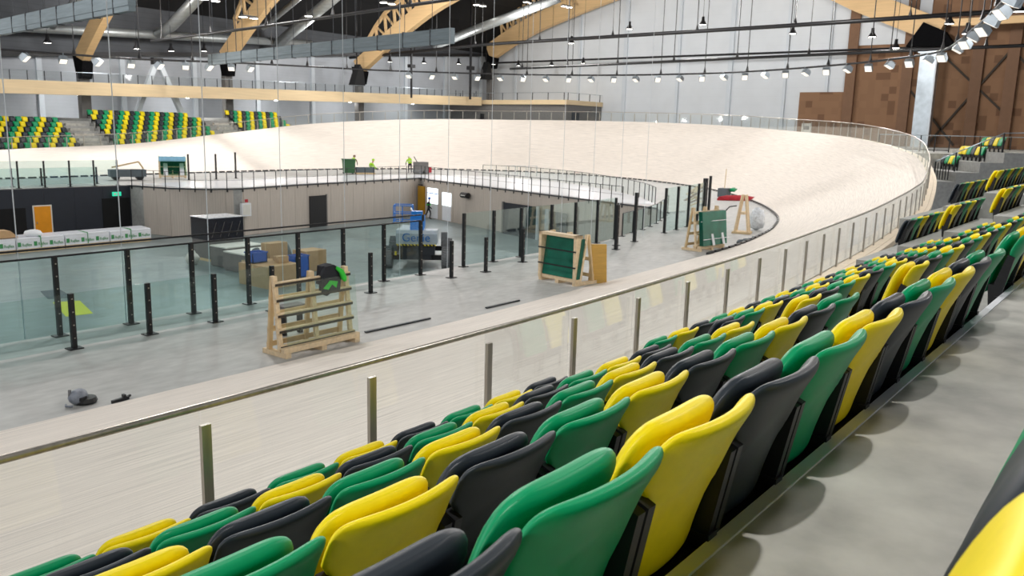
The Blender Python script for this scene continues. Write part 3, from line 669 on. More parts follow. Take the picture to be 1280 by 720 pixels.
part('side_cover', MB().box(-1.2, 1.2, .5, 1.0, 1.36, 2.0), 'lift_grey', lift)
part('boom', MB().beam((-1.5, 0, 2.75), (3.2, .1, 2.2), .3, .34), 'lift_blue', lift)
part('boom_knuckle', MB().box(-1.8, -1.3, -.28, .28, 2.7, 3.05), 'lift_blue', lift)
part('light_box', MB().box(-2.0, -1.8, 1.12, 1.4, 1.55, 1.75).box(-1.2, -1.0, -1.6, -1.25, 1.1, 1.9), 'rubber', lift)
cage = MB()
for z in (2.05, 2.5, 2.95):
    cage.tube([(2.4, .55, z), (2.4, 1.6, z), (3.4, 1.6, z), (3.4, .55, z), (2.4, .55, z)], .03, 6)
for x, y in ((2.4, .55), (2.4, 1.6), (3.4, 1.6), (3.4, .55), (2.4, 1.1)): cage.tube([(x, y, 1.95), (x, y, 2.95)], .03, 6)
part('work_platform', cage, 'lift_blue', lift); part('hose_bundle', MB().tube([(-1.5, .2, 2.9), (-1.2, .35, 3.15), (-.7, .3, 2.9), (.4, .2, 2.6)], .05, 6), 'white', lift, True)
part('lamp', MB().box(-2.08, -2.0, 1.05, 1.15, .75, .95), 'hazard', lift)

# ---- racks with glass
def rack(label, loc, rz, L, Hh, D, nrail, panes, pane_mat, paneh, pads=True):
    """A-frame glass rack; local x along its length, y = 0 front foot, +y back"""
    t = thing('glass_rack', label, 'rack', loc, rz)
    for x in (.06, L / 2, L - .06): part('base_skid', MB().box(x - .06, x + .06, -.22, D + .15, 0, .09), 'pine', t)
    part('front_sill', MB().box(-.02, L + .02, -.2, -.1, .09, .19), 'pine', t)
    for x in (.05, L / 2, L - .05):
        part('front_leg', MB().beam((x, .0, .09), (x, D * .42, Hh), .09, .06), 'pine', t); part('back_leg', MB().beam((x, D, .09), (x, D * .55, Hh), .09, .06), 'oldpine', t)
    for k in range(nrail):
        f = (k + .25) / (nrail - .4); z = .12 + (Hh - .16) * min(f, 1); y = D * .42 * min(f, 1) - .05
        o = part('rail', MB().box(0, L, y - .03, y + .03, z - .04, z + .04), 'pine', t)
        if pads: part('pad', MB().box(0, L, y - .042, y - .031, z - .035, z + .012), 'pad', o)
        if k < nrail - 1: part('back_rail', MB().box(0, L, D - (D * .45) * f, D - (D * .45) * f + .03, z - .06, z + .04), 'oldpine', t)
    for k in range(panes):
        y0 = -.12 - .03 * k
        part('glass_sheet', MB().prism([(y0, .2), (y0 + .014, .2), (y0 + .014 + D * .38 * paneh / Hh, .2 + paneh), (y0 + D * .38 * paneh / Hh, .2 + paneh)], 0, .12, L + .06), pane_mat, t)
    return t
rack('wooden A-frame rack holding one clear glass sheet beside the track edge', (9.2, 12.62, 0), .005, 1.8, 1.5, .34, 5, 1, 'rackglass', 1.15)
t = rack('wooden crate rack of dark green glass with plywood leaning at its end', (19.62, 14.1, 0), -math.pi / 2 - .15, 1.45, 1.42, .55, 3, 4, 'glassstack', 1.12, False)
part('crate_side', MB().box(1.36, 1.46, -.25, .02, .09, 1.42).box(0, .1, -.25, .02, .09, 1.42), 'pine', t); part('crate_top', MB().box(0, 1.46, -.25, .02, 1.34, 1.42), 'pine', t)
for z in (.5, .95): part('strap', MB().box(0, 1.46, -.275, -.25, z, z + .035), 'black', t)
single('plywood_stack', MB().prism([(-.25, 0), (.25, 0), (.2, 1.12), (-.22, 1.12)], 1, -.12, .0).prism([(-.25, 0), (.27, 0), (.22, 1.08), (-.2, 1.08)], 1, .012, .1), 'ply', 'yellow plywood sheets leaning upright against the green glass crate', 'plywood', (20.2, 12.62, 0), -.75)
t = rack('wooden rack of green glass sheets with two white edge strips near the bend', (28.4, 13.55, 0), -.12, 1.7, 1.6, .45, 4, 6, 'glassstack', 1.25, False)
for x in (.75, 1.45): part('edge_strip', MB().beam((x, -.33, .2), (x, -.06, 1.15), .14, .03), 'white', t)
part('cord', MB().tube([(.05, -.3, .45), (1.7, -.36, .45)], .012, 5).tube([(.05, -.14, 1.1), (1.7, -.2, 1.1)], .012, 5), 'white', t)
t = thing('trestle_stand', 'tall narrow wooden trestle standing empty by a clear plastic bag', 'trestle', (35.4, 14.7, 0), .25)
for y in (-.3, .3):
    for x in (-.22, .22): part('leg', MB().beam((x, y, 0), (x * .55, y * .25, 1.7), .1, .08), 'pine', t)
part('base_board', MB().box(-.35, .35, -.4, .4, 0, .08), 'oldpine', t); part('cross_board', MB().box(-.3, .3, -.1, .1, .85, .95), 'pine', t); part('hose', MB().tube([(0, .3, 1.2), (-.1, .6, 1.15), (-.15, .8, .9)], .03, 6), 'black', t, True)
single('plastic_sack', MB().blob((0, 0, .5), (.38, .35, .52), 12, 8, .13), 'bagfilm', 'clear plastic rubbish sack slumped beside the wooden trestle', 'sack', (37.2, 14.75, 0), smooth=True)
t = thing('jacket', 'black and bright green work jacket draped over the top rail of the glass rack', 'jacket', (10.5, 12.76, 1.05))
part('body_cloth', MB().prism([(-.26, .0), (-.12, -.06), (.05, .02), (.2, -.02), (.24, .3), (.2, .46), (.05, .54), (-.14, .52), (-.25, .34)], 1, -.12, -.04).prism([(-.2, .16), (.2, .12), (.22, .44), (.05, .55), (-.16, .52)], 1, -.04, .12), 'cloth_dark', t)
part('green_sleeve', MB().tube([(.1, -.14, .48), (.2, -.17, .4), (.26, -.17, .26), (.3, -.16, .2)], [.03, .055, .06, .035], 8), 'cloth_green', t, True)
part('green_panel', MB().prism([(-.22, .1), (-.1, .06), (.0, .16), (.1, .08), (.14, .2), (-.05, .24)], 1, -.135, -.12), 'cloth_green', t)
t = thing('work_bench', 'small dark bench half hidden behind the clear glass rack', 'bench', (10.4, 13.9, 0)); part('top', MB().box(-.2, .35, -.15, .15, .55, .62), 'greyboard', t)
for x in (-.12, .28): part('leg', MB().box(x - .04, x + .04, -.05, .05, 0, .55), 'black', t)
# small things on the concrete
t = thing('vacuum_tool', 'small grey and black power tool lying on the concrete by the track edge', 'power tool', (5.55, 12.62, 0), .5)
part('motor_body', MB().blob((0, 0, .12), (.17, .12, .12), 14, 8, .03), 'tool', t, True); part('black_base', MB().lathe([(0, 0), (.15, 0), (.17, .03), (.15, .09), (0, .1)], 14, (.08, -.06, 0)), 'black', t)
part('grip', MB().tube([(-.12, .05, .15), (-.1, .06, .25)], .022, 8), 'rubber', t); part('vent', MB().box(-.1, .02, -.135, -.09, .08, .13), 'black', t); part('cable_end', MB().tube([(-.15, .1, .03), (-.22, .05, .03), (-.2, -.05, .03)], .015, 6), 'tool', t)
single('caulking_gun', MB().beam((0, 0, .03), (.28, .05, .03), .05, .05).beam((.18, .03, .03), (.34, .1, .04), .03, .03).box(.2, .24, .03, .1, .02, .09), 'black', 'slim black caulking gun lying at the track edge', 'tool', (5.88, 12.25, 0))
for (a, b, lab) in (((11.55, 12.85), (13.45, 12.8), 'long thin dark metal strip lying on the concrete by the glass rack'), ((15.2, 12.6), (16.5, 12.6), 'shorter dark metal strip lying near the green glass crate')):
    single('metal_strip', MB().beam((0, 0, .02), (b[0] - a[0], b[1] - a[1], .02), .05, .03).beam((.02, .05, .02), (b[0] - a[0] - .3, b[1] - a[1] + .04, .02), .03, .02), 'cable', lab, 'strip', (*a, 0))
single('strap_tangle', MB().tube([(0, 0, .03), (.4, .25, .08), (.9, .1, .03), (1.2, .35, .06), (1.7, .1, .03), (2.0, .3, .1)], .04, 6).tube([(.2, .2, .03), (.7, .35, .05), (1.3, .05, .04), (1.6, .3, .04)], .05, 6), 'mat', 'tangle of grey straps on the floor beside the green glass rack', 'straps', (31.7, 13.2, 0), smooth=True)
single('red_tarp', MB().blob((0, 0, .1), (1.4, .4, .25), 14, 6, .2), 'red', 'crumpled red tarp lying by the track edge in the bend', 'tarp', (53.2, 22.6, 0), -.7, smooth=True)
t = thing('cleaning_trolley', 'small purple and green trolley with an upright broom in the bend', 'trolley', (54.0, 23.9, 0)); part('bin', MB().box(-.4, .4, -.3, .3, .1, .7), 'mat', t); part('broom', MB().beam((0, 0, .5), (.1, 0, 2.0), .04, .04), 'oldpine', t); part('cloth', MB().blob((.5, -.4, .6), (.5, .2, .15), 8, 5, .2), 'green', t, True)
t = thing('timber_pile', 'pile of reddish boards and rubble by the pit corner', 'timber pile', (46.2, 22.3, 0))
for k in range(9): part('board', MB().beam((random.uniform(-.8, .2), random.uniform(-.5, .5), .1 + .1 * k), (random.uniform(.4, 1.4), random.uniform(-.6, .6), .3 + .14 * k), .16, .05), 'brownpost' if k % 2 else 'oldpine', t)
part('upright_board', MB().box(1.2, 1.5, -.1, 0, 0, 1.5), 'ply', t)
# far apron things
t = rack('wooden rack of pale blue green glass on the far concrete by two tall posts', (33.6, 60.2, 0), -.45, 1.9, 1.65, .6, 3, 3, 'rackglass', 1.35, False)

for x in (.45, 1.6): part('edge_strip', MB().beam((x, -.25, .2), (x, .1, 1.2), .3, .03), 'white', t)
part('green_sheet', MB().box(.1, 1.85, .05, .12, .3, 1.6), 'glassstack', t); part('blue_wrap', MB().box(0, 1.9, -.02, .05, 1.25, 1.62), 'bluewrap', t)
for k, (x, y, h) in enumerate(((34.1, 57.0, 1.9), (36.3, 56.9, 1.9), (38.2, 57.2, 2.0))):
    o = thing('steel_post', f'slender black post on the far concrete, {ORD[k]} along from the dark cart', 'post', (x, y, 0), 0, 'slender far posts'); link('post', post_mesh(h, .1), o); link('base_plate', plate_me, o)
t = thing('floor_scrubber', 'low dark loading cart with a raised wooden arm on the far concrete', 'cart', (30.6, 59.2, 0), -.3); part('deck', MB().box(-1.2, 1.2, -.5, .5, .25, .75), 'mat', t); part('arm', MB().beam((-1.0, 0, .9), (.8, 0, 1.3), .1, .1).beam((.8, 0, 1.3), (1.1, 0, .8), .1, .1), 'oldpine', t)
for x in (-.8, .8): part('wheel', MB().lathe([(0, -.4), (.25, -.4), (.25, .4), (0, .4)], 10, (0, 0, 0)), 'black', t, loc=(x, 0, .25), rot=(math.pi / 2, 0, 0))
t = thing('waste_bin', 'green wheeled waste bin on the far concrete beside two workers', 'bin', (50.2, 57.9, 0), -.6); part('bin_body', MB().prism([(-.45, .1), (.45, .1), (.55, 1.25), (-.55, 1.25)], 1, -.45, .45), 'darkgreen', t); part('bin_lid', MB().box(-.6, .6, -.5, .5, 1.25, 1.33), 'darkgreen', t)
for x in (-.4, .4): part('castor', MB().lathe([(0, -.04), (.1, -.04), (.1, .04), (0, .04)], 10), 'black', t, loc=(x, .3, .1), rot=(math.pi / 2, 0, 0))
t = thing('sanding_machine', 'grey wheeled sanding machine with a tilted handle on far concrete', 'machine', (56.4, 55.0, 0)); part('machine_body', MB().box(-.6, .6, -.4, .4, .3, 1.1), 'greyboard', t); part('handle', MB().beam((-.5, 0, 1.1), (-.9, 0, 1.6), .05, .05), 'black', t); part('red_tank', MB().box(.7, 1.2, -.25, .25, .1, .6), 'red', t)
for x in (-.4, .4): part('wheel', MB().lathe([(0, -.42), (.25, -.42), (.25, .42), (0, .42)], 10), 'rubber', t, loc=(x, 0, .25), rot=(math.pi / 2, 0, 0))
t = thing('site_box', 'grey pallet of packed tiles on the far concrete beside the green bin', 'pallet', (51.6, 57.0, 0), -.6); part('packs', MB().box(-1.0, .6, -.4, .4, .14, .6), 'mat', t); part('pallet', MB().box(-1.05, .65, -.45, .45, 0, .14), 'oldpine', t)
t = thing('bicycle_barrier', 'low silver tube barrier on the concrete behind the white sheet', 'barrier', (61.0, 48.5, 0), -.5)
for k in range(3): part('hoop', MB().tube([(k * 1.1, 0, 0), (k * 1.1, 0, .95), (k * 1.1 + .9, 0, .95), (k * 1.1 + .9, 0, 0)], .03, 6), 'galv', t)

# ---- people
def person(label, loc, rz, pose='walk', top='cloth_dark', vest=None, hat='blue'):
    t = thing('person', label, 'person', loc, rz)
    if pose == 'walk': hip, kn, an = [(-.09, 0, .92), (.09, 0, .92)], [(-.10, -.14, .50), (.11, .12, .49)], [(-.10, -.05, .09), (.12, .42, .14)]
    elif pose == 'bend': hip, kn, an = [(-.1, 0, .88), (.1, 0, .88)], [(-.12, -.08, .47), (.12, -.12, .47)], [(-.12, .03, .08), (.12, 0, .08)]
    else: hip, kn, an = [(-.12, .1, .42), (.12, .1, .42)], [(-.18, -.3, .46), (.18, -.2, .12)], [(-.18, -.22, .08), (.18, .28, .1)]
    if pose == 'bend': ch, nk, hd, sh = (0, -.28, 1.18), (0, -.42, 1.32), (0, -.52, 1.42), 1.24; sy = -.33
    elif pose == 'kneel': ch, nk, hd, sh = (0, -.1, .78), (0, -.16, .98), (0, -.22, 1.12), .9; sy = -.14
    else: ch, nk, hd, sh = (0, -.02, 1.28), (0, -.02, 1.48), (0, -.05, 1.60), 1.42; sy = -.02
    pel = tuple((Vector(hip[0]) + Vector(hip[1])) / 2 + Vector((0, 0, .08)))
    V = [pel, tuple((Vector(pel) + Vector(ch)) / 2), ch, nk, hd, (hd[0], hd[1], hd[2] + .12)]
    R = [(.15, .11), (.14, .10), (.17, .11), (.06, .06), (.09, .10), (.07, .08)]; Ed = [(0, 1), (1, 2), (2, 3), (3, 4), (4, 5)]
    for k in range(2):
        s_ = -1 if k == 0 else 1; n0 = len(V)
        V += [hip[k], kn[k], an[k], (an[k][0], an[k][1] - .17, max(.04, an[k][2] - .05))]; R += [(.09, .09), (.062, .062), (.045, .045), (.045, .035)]; Ed += [(0, n0), (n0, n0 + 1), (n0 + 1, n0 + 2), (n0 + 2, n0 + 3)]
        n1 = len(V); el = (s_ * .27, sy + (.08 if pose == 'walk' else -.15), sh - .28); wr = (s_ * .22, sy - (.1 if pose == 'walk' else .38), sh - .45)
        V += [(s_ * .19, sy, sh), el, wr]; R += [(.062, .062), (.045, .045), (.034, .034)]; Ed += [(2, n1), (n1, n1 + 1), (n1 + 1, n1 + 2)]
        d = (Vector(wr) - Vector(el)).normalized(); pm_ = Vector(wr) + d * .08; V.append(tuple(pm_)); R.append((.036, .02)); Ed.append((n1 + 2, n1 + 3))
        for f in range(4): V.append(tuple(pm_ + d * (.075 + .01 * (f in (1, 2))) + Vector((0, (f - 1.5) * .02, -.01)))); R.append((.009, .009)); Ed.append((n1 + 3, len(V) - 1))
        V.append(tuple(Vector(wr) + d * .06 + Vector((0, -.05, 0)))); R.append((.01, .01)); Ed.append((n1 + 2, len(V) - 1))
    me = bpy.data.meshes.new('body'); me.from_pydata(V, Ed, []); o = bpy.data.objects.new('body', me); COL.objects.link(o)
    md = o.modifiers.new('skin', 'SKIN'); sv = me.skin_vertices[0].data
    for i, r in enumerate(R): sv[i].radius = r
    sv[0].use_root = True; ss = o.modifiers.new('sub', 'SUBSURF'); ss.levels = 1; ss.render_levels = 1
    m2 = bpy.data.meshes.new_from_object(o.evaluated_get(bpy.context.evaluated_depsgraph_get())); bpy.data.objects.remove(o)
    m2.materials.clear()
    for mm in ('cloth_dark', top, 'skin', 'black'): m2.materials.append(M[mm])
    for p in m2.polygons:
        c = p.center; mi = 0
        if (c - Vector(hd)).length < .2 and c.z > nk[2] - .02: mi = 2
        elif c.z > pel[2] - .02: mi = 1
        if c.z < .09: mi = 3
        p.material_index = mi; p.use_smooth = True
    b = link('body', m2, t)
    part('helmet', MB().lathe([(.15, 0), (.135, .02), (.125, .08), (.08, .14), (0, .16)], 12, (hd[0], hd[1], hd[2] + .07)), hat, t, True)
    if pose == 'walk': part('reflective_band', MB().lathe([(.185, -.04), (.185, .04)], 12, (0, -.01, 1.2)), 'cloth_green', t)
    if vest:
        c = (Vector(pel) + Vector(ch)) / 2; part('vest', MB().blob((c.x, c.y, c.z + .08), (.22, .17, .33 if pose == 'walk' else .28), 12, 8), vest, t, True)
        part('reflective_band', MB().lathe([(.222, -.02), (.222, .03)], 12, (c.x, c.y, c.z + .05)), 'whitetop', t)
    return t
person('person in dark workwear with a green band and blue helmet walking past the bright doorway', (49.75, 47.6, PITZ), 1.0, 'walk', 'cloth_dark', None)
person('person in dark clothes and hi-vis trousers bending over beside the green bin', (51.0, 58.2, 0), 2.2, 'bend', 'brownpost', 'hivis', 'brownpost')
person('person in a yellow hi-vis jacket kneeling by the packed tiles', (52.4, 57.4, 0), .6, 'kneel', 'hivis', 'hivis', 'hivis')
person('person in a hi-vis vest bending behind the grey sanding machine', (56.2, 56.2, 0), 2.6, 'bend', 'hivis', 'hivis', 'whitetop')

# ================================================================== FAR STAND
FY0, FRISE = 73.5, .42
ft = bpy.data.objects.new('floor_terrace', None); COL.objects.link(ft); ft.location = (10, 73, 0); ft['kind'] = 'structure'
FB = [(8, 34.3, 0, 6), (37.0, 49.0, .35, 7), (51.2, 58.6, .75, 7)]
def far_z(i, lift): return H - 2.85 + i * FRISE + lift
for (xa, xb, lift, nr) in FB + [(34.35, 36.95, .1, 6), (49.05, 51.15, .45, 6)]:
    for i in range(7):
        wpart('step', MB().box(xa - .02, xb + .02, FY0 + i * .755 - .35, FY0 + (i + 1) * .755 - .35 if i < 6 else 85, 0, far_z(i, lift)), 'riser', ft)
for xa, lift in ((34.7, .1), (49.4, .45)):
    for i in range(6): wpart('aisle_step', MB().box(xa, xa + 1.7, FY0 + i * .755 + .05, FY0 + i * .755 + .41, far_z(i, lift) - .02, far_z(i, lift) + FRISE * .5), 'walk', ft)
FN = ['first far block', 'wide middle far block', 'last far block']
for b, (xa, xb, lift, nr) in enumerate(FB):
    lo = 24.5 if b == 0 else xa + .3
    for i in range(nr):
        n_ = int((xb - .3 - lo) / .5); 
        for k in range(n_):
            x = (xb - .35 - .5 * k) if b == 0 else (xa + .35 + .5 * k)
            if b == 1 and i == nr - 1 and k > 19: continue
            c = CYC[(k * (1 if b else 2) + 2 * i + b) % 3]
            o = tag(link('grandstand_seat', far_me[c], None, (x, FY0 + (i + 1) * .755 - .36, far_z(i, lift)), (0, 0, math.pi)), f'{CN[c]} seat, {ORD[k]} from the steps, {ORD[i]} row of the {FN[b]}', 'seat', f'far seats in the {ORD[i]} row of the {FN[b]}')

# ================================================================== GALLERY, COLUMNS, ARCHES
gz = lambda x: H + 1.9 + (x - 29) * .0205
gal = thing('gallery_balcony', 'long pale timber gallery front with a slim glass railing above the far seats', 'balcony', (12, 78, gz(12)))
wpart('fascia', MB().beam((12, 78, gz(12) + .58), (92, 78, gz(92) + .58), .25, 1.16), 'fascia', gal)
wpart('deck', MB().beam((12, 81.4, gz(12) + .35), (92, 81.4, gz(92) + .35), 6.6, .5), 'riser', gal)
pm = MB().box(-.03, .03, -.03, .03, 0, .85).mesh('post', 'cable')
for k in range(57):
    x = 12.5 + 1.4 * k; link('post', pm, gal, Vector((x, 78, gz(x) + 1.14)) - gal.location)
wpart('rail', MB().tube([(12, 78, gz(12) + 1.98), (92, 78, gz(92) + 1.98)], .03, 6), 'galv', gal)
wpart('mesh_infill', MB().beam((12, 78, gz(12) + 1.55), (92, 78, gz(92) + 1.55), .012, .75), 'glass', gal)
for k in range(7):
    x = 16 + k * 11
    dl = single('downlight', MB().lathe([(0, .06), (.16, .06), (.18, 0), (0, .0)], 12), 'lampglow', f'small round downlight under the gallery deck, {ORD[6 - k]} from the corner room', 'lamp', (x, 81.5, gz(x) + .03), group='gallery downlights')
    d_ = bpy.data.lights.new('downlight_lamp', 'POINT'); d_.energy = 420; d_.shadow_soft_size = .15; d_.color = WARM; o_ = bpy.data.objects.new('downlight_lamp', d_); COL.objects.link(o_); o_.location = (x, 81.5, gz(x) - .25)
room = thing('corner_room', 'dark grey corner room under a short timber balcony behind the bend', 'room', (95, 66, CONZ))
wpart('room_wall', MB().box(93, 101.5, 64, 84.8, CONZ, H + 3.4), 'greyboard', room)
wpart('fascia', MB().box(92.6, 101.5, 63.8, 84.8, H + 3.4, H + 4.0), 'fascia', room)
for k in range(8): wpart('post', MB().box(92.6, 92.68, 64.2 + k * 2.6, 64.28 + k * 2.6, H + 4, H + 4.95), 'cable', room)
for k in range(4): wpart('post', MB().box(93 + k * 2.6, 93.08 + k * 2.6, 63.85, 63.93, H + 4, H + 4.95), 'cable', room)
wpart('rail', MB().tube([(101.4, 63.9, H + 4.95), (92.64, 63.9, H + 4.95), (92.64, 84.5, H + 4.95)], .03, 6), 'galv', room)
wpart('speaker_pair', MB().box(92.8, 93, 78.2, 78.8, H + .3, H + 2.1), 'speaker', room); wpart('door', MB().box(94.2, 95.8, 63.85, 64, CONZ, H + 2.4), 'cable', room)
for (xt, xb1, xb2, zt) in ((45.2, 42.1, 48.4, 5.5),):
    t = thing('v_column', 'white V-shaped steel column pair in front of the grey far wall', 'column', (xt, 80.3, H - 1.2))
    for xb in (xb1, xb2): wpart('strut', MB().beam((xt + (xb - xt) * .06, 80.3, H + zt), (xb, 80.3, H - 1), .5, .45), 'pilaster', t)
    wpart('head_plate', MB().box(xt - .5, xt + .5, 80, 80.6, H + zt - .1, H + zt + .55), 'black', t)
def spline2(pts, n=6): return [(v.x, v.y) for v in catmull([(a, b, 0) for a, b in pts], n)]
def arch(label, x, pts, depth, wd, foot_z, truss=None):
    t = thing('timber_arch', label, 'roof arch', (x, pts[0][0], H + pts[0][1]))
    c = spline2(pts); mb = MB(); n = len(c)
    vs = []
    for i, (y, z) in enumerate(c):
        a, b = Vector(c[max(i - 1, 0)]), Vector(c[min(i + 1, n - 1)]); d = (b - a).normalized(); nn = Vector((d.y, -d.x))
        if nn.y < 0: nn = -nn
        for sx in (-1, 1):
            for k in (0, 1): vs.append((x + sx * wd / 2, y + nn.x * depth * k, H + z + nn.y * depth * k))
    fs = []
    for i in range(n - 1):
        q = i * 4; fs += [(q, q + 4, q + 6, q + 2), (q + 1, q + 3, q + 7, q + 5), (q, q + 1, q + 5, q + 4), (q + 2, q + 6, q + 7, q + 3)]
    fs += [(0, 2, 3, 1), (n * 4 - 4, n * 4 - 3, n * 4 - 1, n * 4 - 2)]
    mb.add(vs, fs); wpart('arch_beam', mb, 'glulam', t)
    y0, z0 = c[0]
    wpart('steel_shoe', MB().prism([(y0 + .5, H + z0 - 1.2), (y0 + 1.1, H + z0 + .9), (y0 - .8, H + z0 + .3), (y0 - .4, H + z0 - 1.2)], 0, x - wd * .7, x + wd * .7), 'matteblack', t)
    wpart('column', MB().box(x - .45, x + .45, y0 + .0, y0 + .7, H - 1, H + z0 - .9), 'greyboard', t)
    y1, z1 = c[-1]
    if z1 < 12: wpart('steel_shoe', MB().prism([(y1 - 2.2, H + z1 - .5), (y1 + 2.6, H + z1 - .3), (y1 + 1.1, H + z1 + 2.1), (y1 - 1.0, H + z1 + 1.1)], 0, x - wd * .9, x + wd * .9), 'matteblack', t)
    if truss:
        ya, yb, dz = truss; cc = [(y, z) for y, z in c if min(ya, yb) <= y <= max(ya, yb)]
        top = [(y + .9, z + depth + dz * min(1, (abs(y - ya) + 1.5) / 4)) for y, z in cc]
        for a, b in zip(top[:-1], top[1:]): wpart('top_chord', MB().beam((x, a[0], H + a[1]), (x, b[0], H + b[1]), .3, .35), 'glulam', t)
        for i, (a, b) in enumerate(zip(cc, top)):
            wpart('web_post', MB().beam((x, a[0] + .6, H + a[1] + depth * .8), (x, b[0], H + b[1]), .25, .25), 'glulam', t)
            if i: wpart('web_diagonal', MB().beam((x, a[0] + .6, H + a[1] + depth * .8), (x, top[i - 1][0], H + top[i - 1][1]), .2, .2), 'glulam', t)
    return t
arch('laminated timber arch rising steeply from the far wall beside the white V column', 37.9, [(80, 4.8), (74, 9.4), (66, 13), (52, 16.4), (36, 17), (20, 15), (5, 10.5), (-5, 6)], 1.5, .7, 4.8)
arch('laminated timber arch with lattice rising from the far wall above the last far seats', 53, [(80, 6), (71, 12.2), (62, 15.2), (50, 17.2), (36, 17.2), (20, 15), (5, 10.5), (-5, 6)], 1.7, .7, 6, (78, 60, 2.2))
arch('laminated timber arch with lattice passing behind the long grey curtain roll', 71.5, [(80, 6.2), (72, 10.6), (65, 13.6), (52, 17), (38, 17.5), (22, 15.4), (8, 12), (-5, 7)], 1.8, .8, 6.2, (78, 58, 2.2))
a4 = arch('great laminated timber arch with lattice spanning the white end wall', 98.6, [(81.5, 10), (76, 12.6), (70, 14.6), (57.5, 17.7), (47, 18.5), (35.4, 16.1), (29.5, 13.5), (24.7, 11.4), (21.5, 10)], 2.4, .9, 10, (80, 60, 2.6))
wpart('tie_rod', MB().tube([(98.6, 81.5, H + 9.6), (98.6, 21.5, H + 9.6)], .13, 8), 'black', a4)
t = thing('silver_column', 'broad silver clad column under the arch foot in front of brown boards', 'column', (97.6, 21.6, CONZ))
wpart('shaft', MB().box(97.1, 98.3, 20.75, 22.4, CONZ, H + 8.9), 'galv', t); wpart('edge_strip', MB().box(97.0, 97.15, 20.7, 20.85, CONZ, H + 8.9), 'pilaster', t); wpart('cap', MB().box(96.9, 98.5, 20.6, 22.6, H + 8.9, H + 9.3), 'galv', t)
for y0, y1, z in ((30.4, 13, 13.0),):
    single('roof_beam', MB().box(95.8, 96.4, 2, 19.5, H + 11.3, H + 12.0), 'glulam', 'straight timber roof beam across the brown corner wall', 'beam')

# ================================================================== ROOF EQUIPMENT
def tube_thing(name, label, cat, pts, r, mat, n=10):
    t = single(name, MB().tube(pts, r, n), mat, label, cat, smooth=True); return t
tube_thing('air_duct', 'long silver round duct running along the top of the far wall', 'duct', [(28, 82.6, H + 7.6), (66, 82.6, H + 9.4)], .42, 'duct')
tube_thing('air_duct', 'silver branch duct climbing toward the roof left of the first lattice', 'duct', [(46.5, 82, H + 8.6), (46.5, 79.5, H + 9.2), (45.5, 66, H + 14.8)], .55, 'duct')
tube_thing('air_duct', 'thin silver branch duct near the first arch', 'duct', [(36.2, 82, H + 8.2), (36.2, 80.5, H + 8.8), (36, 68, H + 13)], .35, 'duct')
tube_thing('air_duct', 'silver branch duct climbing between the two lattice arches', 'duct', [(61, 82, H + 9), (60.5, 78, H + 10.4), (58, 62, H + 15.6)], .6, 'duct')
tube_thing('air_duct', 'thin silver duct beside the thick branch duct', 'duct', [(57.5, 80, H + 10.2), (55.5, 64, H + 15.4)], .3, 'duct')
tube_thing('air_duct', 'long silver duct reaching from curtain roll toward the great arch', 'duct', [(83, 78.5, H + 10.6), (84.5, 60, H + 15.4)], .55, 'duct')
tube_thing('air_duct', 'short bent silver duct beside the big grey curtain roll', 'duct', [(27.5, 76, H + 8.6), (27, 74, H + 9.6), (26.6, 68, H + 11.5)], .4, 'duct')
for (pts, lab) in (([(23.4, 68), (20.6, 38.5)], 'grey rolled divider curtain hung in folds under the black roof'), ([(43.2, 68), (38.0, 34.5)], 'longer grey rolled divider curtain hanging in front of the lattice arches')):
    (xa, ya), (xb, yb) = pts; t = thing('curtain_roll', lab, 'curtain', (xb, yb, H + 4.9))
    a, b = Vector((xa, ya, 0)), Vector((xb, yb, 0))
    for k, (z, dz, w_) in enumerate(((5.02, .26, .32), (5.27, .26, .36), (5.52, .26, .34), (5.72, .16, .3))):
        wpart('fold', MB().beam(a + Vector((0, 0, H + z)), b + Vector((0, 0, H + z)), w_, dz - .015), 'curtain', t)
    for k in range(12):
        p = a.lerp(b, (k + .3) / 12); wpart('sling', MB().box(p.x - .2, p.x + .2, p.y - .03, p.y + .03, H + 4.86, H + 5.84), 'cable', t); wpart('cable', MB().tube([p + Vector((0, 0, H + 5.8)), p + Vector((0, 0, H + 14))], .02, 5), 'cable', t)
def rail_thing(label, pts, r, step=6.0, top=15.0, off=0.0):
    t = thing('lighting_rail', label, 'rail', pts[0]); P = [Vector(p) for p in pts]
    wpart('rail', MB().tube(P, r, 8), 'black', t, True)
    for p, d in resample(P, step, 2.0):
        wpart('suspension_wire', MB().tube([p, p + Vector((0, 0, 1)) * (H + top - p.z)], .04, 5), 'black', t)
        wpart('clamp', MB().tube([p + Vector((0, 0, .1)), p + Vector((0, 0, .6))], [.16, .04], 6), 'black', t)
    return t
rail_thing('thick black lighting rail crossing the hall under the great arch', [(71.5, 82, H + 8.2), (72, 60, H + 9), (70.6, 28, H + 9), (69, 8, H + 9)], .17, 9)
rail_thing('black lighting rail running parallel below the thick one', [(79.5, 63, H + 7), (75.4, 30, H + 7), (73.5, 15, H + 7), (72.8, 4, H + 7)], .13, 7)
rail_thing('dark cable rail crossing in front of the first lattice arch', [(42.3, 76, H + 7.2), (42, 60, H + 7.5), (42, 38, H + 8.2), (42, 20, H + 8.6)], .12, 8)
RING = [(10, 72.5, 4.95), (27, 71.5, 5.0), (33, 70.4, 5.0), (38, 69.9, 5.05), (47, 71, 5.5), (58, 73.5, 6.0), (68, 71.5, 6.2), (77, 61.5, 6.2), (81.8, 51, 6.2), (82.4, 40, 6.2), (80.3, 32, 6.2), (75.4, 23, 6.2), (70.5, 17, 6.2), (65.7, 13.6, 6.2),
        (55.7, 10.3, 6.2), (45, 7.2, 6.2), (30, 3.6, 6.2), (14, 1.6, 6.3), (0, 1.0, 6.4), (-14, 1.0, 6.4)]
